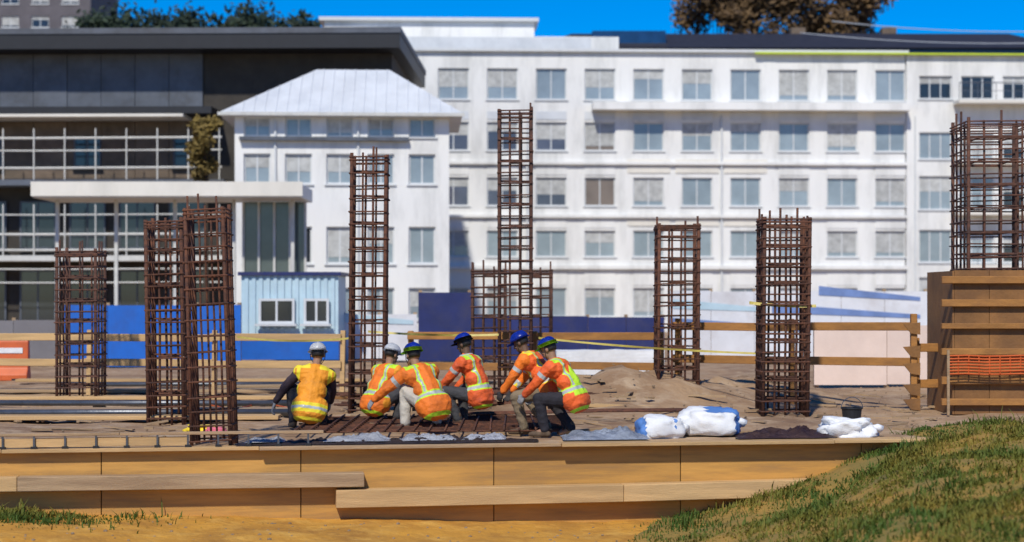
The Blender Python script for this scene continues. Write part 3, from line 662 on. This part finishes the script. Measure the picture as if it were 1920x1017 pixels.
# timber planks and steel tubes, left of the site
plank_lbl = [('pale plank at the front of the left timber spread', 748, 0), ('pale plank second from the front in the left timber spread', 735, 0), ('pale plank across the middle of the left timber spread', 722, 0), ('pale plank towards the back of the left timber spread', 712, 0), ('rearmost pale plank of the left timber spread', 704, 0)]
for i, (lb, py, _) in enumerate([('pale plank at the front of the left timber spread', 790, 0), ('pale plank second from the front of the left timber spread', 776, 0), ('pale plank across the middle of the left timber spread', 752, 0), ('pale plank towards the back of the left timber spread', 738, 0), ('rearmost pale plank of the left timber spread', 718, 0)]):
    Yp = CZ * F / (py - HY); b = BM(); L = 2.6 + .3 * i; box(b, -L, L, -.22, .22, 0, .06)
    tag(ob('plank', b, (M_ply_edge, M_timber)[i % 2], loc=(gx(200 + 40 * i, Yp), Yp, .03), rot=(0, 0, R(random.uniform(-1.5, 2.5))), bevel=.006), lb, 'plank', 'planks laid out at left')
for i, (lb, py) in enumerate((('grey steel tube between the front planks at left', 783), ('grey steel tube behind the second plank at left', 765), ('grey steel tube among the rear planks at left', 728))):
    Yp = CZ * F / (py - HY); b = BM(); L = 2.8
    tube(b, [(-L, 0, 0), (L, 0, 0)], .05, 10); ob_ = ob('steel_tube', b, M_pipe, loc=(gx(240 + 60 * i, Yp), Yp, .08), rot=(0, 0, R(random.uniform(-2, 2))), smooth=True)
    tag(ob_, lb, 'steel tube', 'steel tubes laid out at left')
for i, (lb, px, py, L, m) in enumerate((('weathered board lying behind the first crouching worker', 560, 735, 1.6, M_timber), ('brown board lying between the crouching groups', 690, 760, .8, M_formbrown), ('long weathered board behind the middle workers', 930, 730, 1.5, M_timber), ('orange board lying on the dirt right of the helmeted workers', 1150, 752, 1.1, M_orangetimber), ('pale board lying right of the helmeted workers', 1130, 775, .9, M_ply_edge), ('brown board on the ground in front of the dense right cage', 1330, 742, 1.0, M_formbrown))):
    Yp = CZ * F / (py - HY); b = BM(); box(b, -L, L, -.13, .13, 0, .05)
    tag(ob('board', b, m, loc=(gx(px, Yp), Yp, .10), rot=(R(1), R(random.uniform(-2, 2)), R(random.uniform(-12, 12))), bevel=.005), lb, 'board', 'loose boards around the workers')

# ------------------------------------------------------------------ sheets, sacks
def crumple(name, label, x0, x1, d0, d1, amp, m, seed, z=.03, cat='plastic sheet', base=0.0):
    nx = max(12, int((x1 - x0) / .022)); ny = max(6, int((d1 - d0) / .022)); b = BM(); Gd = []
    for j in range(ny + 1):
        row = []
        for i in range(nx + 1):
            u = x0 + (x1 - x0) * i / nx; v = d0 + (d1 - d0) * j / ny
            e = min(1, 5 * min(i, nx - i) / nx) ** .7 * min(1, 4 * min(j, ny - j) / ny) ** .7 * (.45 + .9 * abs(noise.noise(Vector((u * 3.1, seed, v)))))
            p = Vector((u * 3.2 + v * 3, v * 6.5 - u * 1.5, seed))
            rg_ = (1 - abs(noise.noise(p))) ** 3 * .7 + (1 - abs(noise.noise(p * 2.6))) ** 4 * .55
            jit = noise.noise_vector(Vector((u, v, seed)) * 3) * .05
            row.append(b.verts.new((u + jit.x, edge_y(u) + v + jit.y, z + amp * e * rg_ + base * e)))
        Gd.append(row)
    for j in range(ny):
        for i in range(nx): b.faces.new((Gd[j][i], Gd[j][i + 1], Gd[j + 1][i + 1], Gd[j + 1][i]))
    r_ = bmesh.ops.solidify(b, geom=list(b.faces), thickness=.004)
    return tag(ob(name, b, m, smooth=True), label, cat)
crumple('membrane', 'dark crumpled plastic membrane along the slab edge before the workers', gx(455, 22), gx(1010, 22.2), -.1, .42, .08, M_blackplastic, 3.1, .02)
crumple('plastic_sheet', 'pale crumpled plastic sheet in front of the first crouching worker', gx(470, 22.3), gx(545, 22.3), .0, .30, .09, M_plastic, 1.2, .05)
crumple('plastic_sheet', 'long pale crumpled plastic sheet before the middle crouching pair', gx(612, 22.3), gx(735, 22.3), -.02, .36, .11, M_plastic, 2.2, .05)
crumple('plastic_sheet', 'pale crumpled plastic sheet under the worker in beige trousers', gx(752, 22.4), gx(855, 22.4), -.02, .36, .12, M_plastic, 3.7, .05)
crumple('plastic_sheet', 'pale crumpled plastic sheet left of the helmeted workers', gx(868, 22.4), gx(950, 22.4), .0, .42, .13, M_plastic, 5.5, .05)
crumple('plastic_sheet', 'wide blue grey plastic sheet between the helmeted workers and the sacks', gx(1052, 22.7), gx(1215, 22.7), .0, .8, .10, mat('blue_grey_plastic', (.58, .64, .74), .25, .25, 5, .2, 30, col2=(.34, .38, .46)), 6.1, .03, base=.03)
crumple('membrane', 'dark purple brown membrane between the sacks and the white bundle', gx(1375, 23), gx(1560, 23), .0, .7, .10, mat('purple_brown_membrane', (.06, .035, .04), .4, .4, 5, .3, 25, col2=(.12, .07, .06)), 8.4, .02, base=.04)
def sack(name, label, px, py, Y, sx, sy, sz, seed, tilt, cap=None, m=M_sack, k=.16):
    z = gz(py, Y); t = thing(name, label, 'sack', (gx(px, Y), Y, z), R(tilt))
    b = lump(seed, sx, sy, sz, k); bm_o = ob('bag', b, m, t, loc=(0, 0, sz * .76), smooth=True)
    if cap:
        b = lump(seed, sx * 1.012, sy * 1.012, sz * 1.015, k)
        bmesh.ops.delete(b, geom=[v for v in b.verts if not cap(v.co, sx, sy, sz)], context='VERTS')
        ob('printed_panel', b, M_sackblue, t, loc=(0, 0, sz * .76), smooth=True)
    b = BM(); tube(b, [(sx * .86, -.02, sz * .8), (sx * 1.08, -.05, sz * .9), (sx * 1.22, -.03, sz * .72)], .035, 7, r1=.06); ob('neck', b, m, t, smooth=True)
    return t
sack('sack', 'white sack with a blue left end lying on the slab edge', 1236, 822, 23.0, .30, .24, .17, 1.3, 12, lambda c, a, b_, d: c.x < -.72 * a or (abs(c.x - .55 * a) < .1 * a and c.z > -.2 * d))
sack('sack', 'largest white sack with a blue printed top on the slab edge', 1328, 814, 23.3, .40, .30, .20, 4.6, -5, lambda c, a, b_, d: (c.z > .72 * d and c.x > -.2 * a) or c.x > .84 * a)
sack('sack', 'lumpy white bundle with a small dark bucket behind it at right', 1590, 820, 23.2, .36, .25, .15, 9.2, 4, None, k=.42)
bk = thing('bucket', 'dark bucket behind the lumpy white bundle', 'bucket', (gx(1597, 24.2), 24.2, .03))
b = BM(); pr = [(.02, 0), (.11, 0), (.14, .27), (.155, .28), (.155, .30), (.135, .30), (.10, .03), (.02, .03)]
rs = [[b.verts.new((r_ * math.cos(a), r_ * math.sin(a), z)) for a in [6.2832 * q / 20 for q in range(20)]] for r_, z in pr]
for i in range(len(rs) - 1):
    for q in range(20): b.faces.new((rs[i][q], rs[i][(q + 1) % 20], rs[i + 1][(q + 1) % 20], rs[i + 1][q]))
b.faces.new(rs[0]); b.faces.new(rs[-1]); ob('pail', b, M_black, bk, smooth=False)
b = BM(); tube(b, [(.15 * math.cos(a), -.02, .29 + .15 * math.sin(a)) for a in [math.pi * q / 10 for q in range(11)]], .006, 5); ob('handle', b, M_pipe, bk)
rag = lump(2.2, .2, .12, .06, .4); tag(ob('rag', rag, M_rag1, loc=(gx(378, 23.4), 23.4, .08), smooth=True), 'yellow rag at the foot of the front left cage', 'rag')
rag = lump(5.2, .13, .09, .05, .4); tag(ob('rag', rag, M_rag2, loc=(gx(404, 23.2), 23.2, .07), smooth=True), 'small pink rag at the foot of the front left cage', 'rag')

# clutter
b = BM()
for k in range(230):
    y = random.uniform(23.4, 33); x = random.uniform(-.29, .25) * y; L = random.uniform(.06, .32); wd = random.uniform(.015, .05)
    i0 = len(b.verts); vs = box(b, -L, L, -wd, wd, 0, random.uniform(.012, .04))
    m_ = Matrix.Translation((x, y, h_site(x, y) + .012)) @ Matrix.Rotation(random.gauss(0, .6), 4, 'Z') @ Matrix.Rotation(random.gauss(0, .07), 4, 'Y')
    for v in vs: v.co = m_ @ v.co
tag(ob('timber_offcuts', b, M_timber), 'timber offcuts and splinters littering the dirt around the crew', 'offcuts', kind='stuff')
def hose(label, pts, r, m, cat='hose'):
    P = [Vector((gx(px, CZ * F / (py - HY)), CZ * F / (py - HY), .03 + r)) for px, py in pts]; Q = []
    for i in range(len(P) - 1):
        p0, p1, p2, p3 = P[max(0, i - 1)], P[i], P[i + 1], P[min(len(P) - 1, i + 2)]
        for t in [k / 8 for k in range(8)]: Q.append(.5 * (2 * p1 + (p2 - p0) * t + (2 * p0 - 5 * p1 + 4 * p2 - p3) * t * t + (3 * p1 - p0 - 3 * p2 + p3) * t ** 3))
    Q.append(P[-1]); b = BM(); tube(b, Q, r, 6); return tag(ob('hose', b, m, smooth=True), label, cat)
hose('black hose winding over the dirt from the heap to the dense right cage', ((1075, 772), (1130, 764), (1180, 776), (1240, 768), (1310, 760), (1400, 772), (1450, 782)), .022, M_black)
hose('orange cable trailing over the dirt left of the first crouching worker', ((300, 772), (380, 764), (440, 772), (490, 762), (540, 770)), .014, M_orangeplastic, 'cable')
# ------------------------------------------------------------------ workers
def capsule(b, p, q, r0, r1, n=10):
    p, q = Vector(p), Vector(q); d = q - p; L = d.length
    if L < 1e-5: d = Vector((0, 0, 1)); L = 1e-5
    d.normalize(); u = d.orthogonal().normalized(); v = d.cross(u); prof = []
    for k in range(1, 4): a = math.pi / 2 * (1 - k / 4); prof.append((-math.sin(a) * r0, math.cos(a) * r0))
    prof.append((0, r0)); prof.append((L, r1))
    for k in range(1, 4): a = math.pi / 2 * k / 4; prof.append((L + math.sin(a) * r1, math.cos(a) * r1))
    s0 = b.verts.new(p - d * r0); s1 = b.verts.new(q + d * r1); rings = [[b.verts.new(p + d * h_ + (u * math.cos(a) + v * math.sin(a)) * rr) for a in [6.28318 * j / n for j in range(n)]] for h_, rr in prof]
    for j in range(n):
        b.faces.new((s0, rings[0][(j + 1) % n], rings[0][j])); b.faces.new((s1, rings[-1][j], rings[-1][(j + 1) % n]))
        for i in range(len(rings) - 1): b.faces.new((rings[i][j], rings[i][(j + 1) % n], rings[i + 1][(j + 1) % n], rings[i + 1][j]))
def ellipsoid(b, c, ax, rad):
    m = Matrix.Translation(c) @ ax.to_4x4() @ Matrix.Diagonal((*rad, 1)); bmesh.ops.create_uvsphere(b, u_segments=16, v_segments=10, radius=1, matrix=m)
def fuse(name, b, voxel, smooth=4, wrinkle=0, seed=0):
    me = bpy.data.meshes.new('tmp'); bmesh.ops.recalc_face_normals(b, faces=b.faces); b.to_mesh(me); b.free(); o = bpy.data.objects.new('tmp', me); C.objects.link(o)
    r_ = o.modifiers.new('r', 'REMESH'); r_.mode = 'VOXEL'; r_.voxel_size = voxel
    s_ = o.modifiers.new('s', 'SMOOTH'); s_.iterations = smooth; s_.factor = .5
    dg = bpy.context.evaluated_depsgraph_get(); dg.update(); out = bpy.data.meshes.new_from_object(o.evaluated_get(dg)); out.name = name
    bpy.data.objects.remove(o); bpy.data.meshes.remove(me)
    if wrinkle:
        no = [v.normal.copy() for v in out.vertices]
        for v, n_ in zip(out.vertices, no):
            p = v.co * 7 + Vector((seed, 0, 0)); v.co += n_ * wrinkle * ((1 - abs(noise.noise(Vector((p.x, p.y, p.z * 1.6))))) ** 2 - .5 + .5 * noise.noise(p * 2.2))
    out.polygons.foreach_set('use_smooth', [True] * len(out.polygons)); return out
def ik(a, c, l1, l2, hint):
    a, c = Vector(a), Vector(c); d = c - a; L = min(d.length, l1 + l2 - .005); c = a + d.normalized() * L; d = c - a
    x = (l1 * l1 - l2 * l2 + L * L) / (2 * L); h_ = math.sqrt(max(0, l1 * l1 - x * x)); dn = d.normalized(); hn = Vector(hint) - dn * Vector(hint).dot(dn); hn.normalize()
    return a + dn * x + hn * h_, c
def worker(label, loc, rz, pelvis_z, lean, feet, hands, helmet, trim, top, trousers, sleeves=True, skin=M_skin, glove=M_glove, boots=M_boot, head_yaw=0, head_pitch=.35, side=0, stripes='vest', sleeve_m=None, pelvis_y=0, seed=1, collar=None, back_m=None, scale=1.06, braces=True, band=(.10, .022, .042)):
    t = tag(link('person', None, None, loc, (0, 0, rz)), label, 'person')
    t.scale = (scale,) * 3
    pv = Vector((0, pelvis_y, pelvis_z)); up = Vector((side, math.sin(lean), math.cos(lean))).normalized(); up2 = Vector((side * 1.2, math.sin(lean + .25), math.cos(lean + .25))).normalized()
    fw_ = Vector((0, math.cos(lean), -math.sin(lean))); rt_ = up.cross(fw_) * -1; rt_ = Vector((1, 0, 0)) - up * up.x; rt_.normalize(); fw_ = up.cross(rt_)
    sp = pv + up * .22; ch = sp + up2 * .22; nk = ch + up2 * .14; hd_up = Vector((side, math.sin(lean * .5 + head_pitch * .3), math.cos(lean * .5 + head_pitch * .3))).normalized(); hd = nk + hd_up * .15
    sh = {s: ch + up2 * .05 + rt_ * s * .185 for s in (-1, 1)}; hip = {s: pv + rt_ * s * .095 - up * .02 for s in (-1, 1)}
    ank = {s: Vector(f_) + Vector((0, 0, .085)) for s, f_ in zip((-1, 1), feet)}
    knee = {}; elb = {}; wri = {}
    for s in (-1, 1):
        knee[s], ank[s] = ik(hip[s], ank[s], .43, .42, (s * .35, 1, .35))
        elb[s], wri[s] = ik(sh[s], hands[0 if s < 0 else 1], .29, .25, (s * .8, -.3, -.35))
    # head frame
    hp = head_pitch; fwd = Matrix.Rotation(head_yaw, 3, 'Z') @ Vector((0, math.cos(hp), -math.sin(hp))); rgt = (Matrix.Rotation(head_yaw, 3, 'Z') @ Vector((1, 0, 0))); hu = rgt.cross(fwd); HA = Matrix((rgt, fwd, hu)).transposed()
    hl = lambda x, y, z: hd + HA @ Vector((x, y, z))
    b = BM()
    ellipsoid(b, hl(0, -.008, .02), HA, (.077, .098, .105)); ellipsoid(b, hl(0, .03, -.06), HA, (.056, .065, .062)); capsule(b, hl(0, .088, .01), hl(0, .108, -.022), .010, .014)
    for s in (-1, 1): ellipsoid(b, hl(s * .08, -.005, -.005), HA, (.012, .022, .034)); ellipsoid(b, hl(s * .034, .075, -.025), HA, (.024, .02, .02))
    capsule(b, hl(-.02, .088, -.062), hl(.02, .088, -.062), .009, .009)
    capsule(b, nk - up2 * .03, hl(0, -.02, -.05), .058, .054)
    capsule(b, pv, sp, .13, .12); capsule(b, sp, ch, .12, .13); capsule(b, sh[-1], sh[1], .065, .065)
    for s in (-1, 1):
        capsule(b, hip[s], knee[s], .082, .056); capsule(b, knee[s], ank[s], .056, .038); capsule(b, ank[s], ank[s] + Vector((0, .14, -.05)), .04, .034)
        capsule(b, sh[s], elb[s], .052, .042); capsule(b, elb[s], wri[s], .042, .029)
        d = (wri[s] - elb[s]).normalized(); d = (d + Vector((0, 0, -.35))).normalized(); n_ = Vector((-s, 0, 0)); n_ = (n_ - d * n_.dot(d)).normalized(); e_ = d.cross(n_)
        pc = wri[s] + d * .085
        for k in range(4):
            o_ = e_ * (k - 1.5) * .021; ln = (.075, .085, .08, .062)[k]
            capsule(b, wri[s] + d * .01 + o_ * .6, pc + o_, .016, .013)
            k1 = pc + o_ + d * ln * .5 + n_ * .012; k2 = k1 + (d * .6 + n_ * .8) * ln * .38; k3 = k2 + (n_ * .9 - d * .1) * ln * .28
            capsule(b, pc + o_, k1, .0115, .0105); capsule(b, k1, k2, .0105, .01); capsule(b, k2, k3, .01, .0085)
        tb = wri[s] + d * .025 - e_ * .02; t1 = tb - e_ * .035 + d * .03 + n_ * .015; t2 = t1 + d * .03 + n_ * .02
        capsule(b, tb, t1, .015, .0125); capsule(b, t1, t2, .0125, .01)
    me = fuse('body', b, .0075, 3); me.materials.append(skin); me.materials.append(glove)
    for p in me.polygons:
        c = p.center
        if min((c - wri[-1] - (wri[-1] - elb[-1]).normalized() * .06).length, (c - wri[1] - (wri[1] - elb[1]).normalized() * .06).length) < .12: p.material_index = 1
    body = link('body', me, t)
    # eyes and hair
    b = BM()
    for s in (-1, 1): ellipsoid(b, hl(s * .033, .088, .012), HA, (.011, .006, .007))
    ob('eyes', b, M_black, t, smooth=True)
    b = BM(); ellipsoid(b, hl(0, -.022, .022), HA, (.084, .096, .104)); bmesh.ops.delete(b, geom=[v for v in b.verts if (HA.transposed() @ (v.co - hd)).y > .035 or (HA.transposed() @ (v.co - hd)).z < -.055], context='VERTS'); bmesh.ops.solidify(b, geom=list(b.faces), thickness=.008); ob('hair', b, M_hair, t, smooth=True)
    # helmet
    b = BM(); rows_ = 9; cs = []
    for i in range(rows_):
        a = math.pi / 2 * i / (rows_ - 1) * .985; z = .05 + .105 * math.sin(a); c_ = math.cos(a) ** .8
        cs.append([b.verts.new(hl((.108 + .004 * (abs(math.sin(q * 2)) if i < 3 else 0)) * c_ * math.sin(q), -.006 + .132 * c_ * math.cos(q), z + (.008 if abs(math.sin(q)) < .25 and 1 < i else 0))) for q in [6.28318 * j / 24 for j in range(24)]])
    for i in range(rows_ - 1):
        for j in range(24): b.faces.new((cs[i][j], cs[i][(j + 1) % 24], cs[i + 1][(j + 1) % 24], cs[i + 1][j]))
    b.faces.new(cs[-1]); bmesh.ops.solidify(b, geom=list(b.faces), thickness=.004)
    hm = ob('helmet', b, helmet, t, smooth=True)
    b = BM(); r0 = []; r1 = []
    for j in range(24):
        q = 6.28318 * j / 24; ex = .018 + .048 * max(0, math.cos(q)) ** 1.5
        r0.append(b.verts.new(hl(.108 * math.sin(q), -.006 + .132 * math.cos(q), .052))); r1.append(b.verts.new(hl((.108 + ex) * math.sin(q), -.006 + (.132 + ex) * math.cos(q), .040)))
    for j in range(24): b.faces.new((r0[j], r0[(j + 1) % 24], r1[(j + 1) % 24], r1[j]))
    bmesh.ops.solidify(b, geom=list(b.faces), thickness=.006); ob('brim', b, trim, hm, smooth=True)
    if trim is not helmet:
        b = BM(); q0 = [b.verts.new(hl(.113 * math.sin(q), -.006 + .137 * math.cos(q), .045)) for q in [6.28318 * j / 24 for j in range(24)]]; q1 = [b.verts.new(hl(.110 * math.sin(q), -.006 + .134 * math.cos(q), .088)) for q in [6.28318 * j / 24 for j in range(24)]]
        for j in range(24): b.faces.new((q0[j], q0[(j + 1) % 24], q1[(j + 1) % 24], q1[j]))
        bmesh.ops.solidify(b, geom=list(b.faces), thickness=.003); ob('helmet_band', b, trim, hm, smooth=True)
    b = BM(); tube(b, [hl(s_ * .1, .0, .05 - .0) for s_ in (1,)] + [hl(.088, .03, -.05), hl(.04, .06, -.118), hl(-.04, .06, -.118), hl(-.088, .03, -.05), hl(-.1, 0, .05)], .005, 5); ob('chin_strap', b, M_black, hm)
    # trousers
    b = BM(); capsule(b, pv - up * .03, pv + up * .06, .145, .14); capsule(b, hip[-1], hip[1], .108, .108)
    for s in (-1, 1): capsule(b, hip[s], knee[s], .108, .08); capsule(b, knee[s], ank[s] + Vector((0, 0, .02)), .078, .062)
    link('trousers', fuse('trousers', b, .012, 4, .012, seed), t).data.materials.append(trousers)
    # boots
    for s in (-1, 1):
        b = BM(); a = ank[s]; yaw = Vector((s * .18, 1, 0)).normalized()
        capsule(b, a + Vector((0, 0, .06)), a - Vector((0, 0, .03)), .05, .05); capsule(b, a - yaw * .045 - Vector((0, 0, .045)), a + yaw * .15 - Vector((0, 0, .05)), .04, .042); capsule(b, a + yaw * .15 - Vector((0, 0, .05)), a + yaw * .185 - Vector((0, 0, .053)), .042, .032)
        for v in b.verts: v.co.z = max(v.co.z, a.z - .083)
        link('boot', fuse('boot', b, .011, 3), t).data.materials.append(boots)
    # vest / jacket
    b = BM(); capsule(b, pv - up * .035, sp, .168, .152); capsule(b, sp, ch, .148, .152); capsule(b, ch - rt_ * .08, ch + rt_ * .08, .142, .142); capsule(b, sh[-1] - up2 * .02, sh[1] - up2 * .02, .088, .088); capsule(b, ch, nk - up2 * .03, .125, .075)
    capsule(b, sp - rt_ * .06, sp + rt_ * .06, .13, .13); capsule(b, pv - rt_ * .065, pv + rt_ * .065, .170, .170); capsule(b, pv - up * .05 - fw_ * .02 - rt_ * .06, pv - up * .05 - fw_ * .02 + rt_ * .06, .155, .155)
    if sleeves:
        for s in (-1, 1): capsule(b, sh[s], elb[s], .083, .066); capsule(b, elb[s], wri[s] - (wri[s] - elb[s]).normalized() * .03, .064, .05)
    me = fuse('jacket', b, .0095, 4, .011, seed + 3)
    for m in (top, M_limefab if stripes != 'yellow' else M_yelfab, M_silver, sleeve_m or top, M_yelfab, back_m or top): me.materials.append(m)
    for p in me.polygons:
        c = p.center; rel = c - pv; al = rel.dot(up) ; xx = (c - pv).dot(rt_); idx = 0; arm = False
        for s in (-1, 1):
            da = (c - sh[s]).dot((elb[s] - sh[s]).normalized()); 
            if (c - sh[s]).dot(rt_) * s > .03 and sleeves or (sleeves and min((c - elb[s]).length, (c - wri[s]).length) < .1): arm = True; idx = 3; q = (c - elb[s]).length
            if arm and sleeves:
                if abs((c - (sh[s] * .45 + elb[s] * .55)).dot((elb[s] - sh[s]).normalized())) < .025 and (c - (sh[s] * .45 + elb[s] * .55)).length < .1: idx = 2
        if not arm:
            if abs(al - band[0]) < band[1]: idx = 2
            elif abs(al - band[0]) < band[2]: idx = 1
            elif -.185 < al < -.15: idx = 1
            elif braces and abs(abs(xx) - .115) < .011 and al > .1: idx = 2
            elif abs(abs(xx) - (.115 if braces else .2)) < .024 and al > .1: idx = 1
            elif al > .49 and abs(xx) > .06: idx = 1
            elif back_m and (c - pv).dot(fw_) < -.10 and al > .0: idx = 5
            elif not sleeves and abs(xx) > .245: idx = 1
        p.material_index = idx
    link('jacket' if sleeves else 'vest', me, t)
    if not sleeves:
        b = BM(); capsule(b, sh[-1], sh[1], .075, .075)
        for s in (-1, 1): capsule(b, sh[s], elb[s], .07, .058); capsule(b, elb[s], wri[s] - (wri[s] - elb[s]).normalized() * .03, .057, .045)
        link('shirt', fuse('shirt', b, .011, 3, .008, seed), t).data.materials.append(sleeve_m or M_shirt)
    if collar:
        b = BM(); n_ = 14; tube(b, [nk - up2 * .01 + (rt_ * math.cos(a) * .075 + fw_ * math.sin(a) * .075) for a in [6.283 * j / n_ for j in range(n_)]], .028, 6, closed=True); ob('collar', b, collar, t, smooth=True)
    return t
def spot(px, Y, z=.015): return (gx(px, Y), Y, z)
SQ = ((-.17, .12, 0), (.17, .12, 0))
worker('crouching worker seen from behind in white helmet and amber hi-vis vest, leftmost of the crew', spot(580, 24.4), R(8), .27, .30, ((-.2, .10, 0), (.17, .12, 0)), ((-.5, .22, .22), (.28, .5, .25)), M_hatw, M_hatw, M_amber, M_denim, sleeves=False, head_pitch=.2, side=.14, seed=2, pelvis_y=-.12, scale=1.12, braces=False, band=(-.03, .018, .062), stripes='yellow')
worker('crouching worker in white helmet and orange jacket half hidden behind the beige trousered worker', spot(716, 25.4), R(-40), .30, .35, SQ, ((-.3, .45, .4), (.22, .5, .28)), M_hatw, M_hatw, M_orange, M_grey, head_pitch=.3, seed=5, pelvis_y=-.12, sleeve_m=M_amber)
worker('crouching worker with lime brimmed blue helmet, orange jacket and pale beige trousers', spot(800, 24.0), R(30), .33, .50, ((-.24, .10, 0), (.2, .10, 0)), ((-.55, .42, .35), (.3, .55, .25)), M_hatb, M_hatl, M_orange, M_beige, head_pitch=.2, seed=8, pelvis_y=-.18, side=-.10, scale=1.13)
worker('squatting worker facing left in dark blue helmet, red orange jacket and charcoal trousers', spot(882, 25.0), R(62), .42, .22, ((-.17, .10, 0), (.17, .2, 0)), ((-.15, .46, .42), (.2, .42, .38)), M_hatb, M_black, M_orange2, M_grey, head_pitch=.35, seed=11, pelvis_y=-.14, collar=M_silver, skin=M_skin2)
worker('half crouching worker facing left in blue helmet and orange jacket with khaki trousers', spot(1004, 23.4), R(68), .60, .50, ((-.16, .10, 0), (.16, -.10, 0)), ((-.16, .50, .42), (.12, .46, .44)), M_hatb, M_hatb, M_orange2, M_khaki, head_pitch=.5, seed=14, pelvis_y=-.2, scale=1.03, stripes='yellow', skin=M_skin2, glove=M_gloved, sleeve_m=M_orange)
worker('half crouching worker in blue and lime helmet with orange sleeved lime backed jacket', spot(1050, 23.0), R(66), .50, .42, ((-.18, .14, 0), (.18, -.08, 0)), ((-.18, .52, .44), (.08, .50, .42)), M_hatb, M_hatl, M_orange2, M_denim, head_pitch=.4, seed=17, pelvis_y=-.2, scale=1.03, back_m=M_limefab)
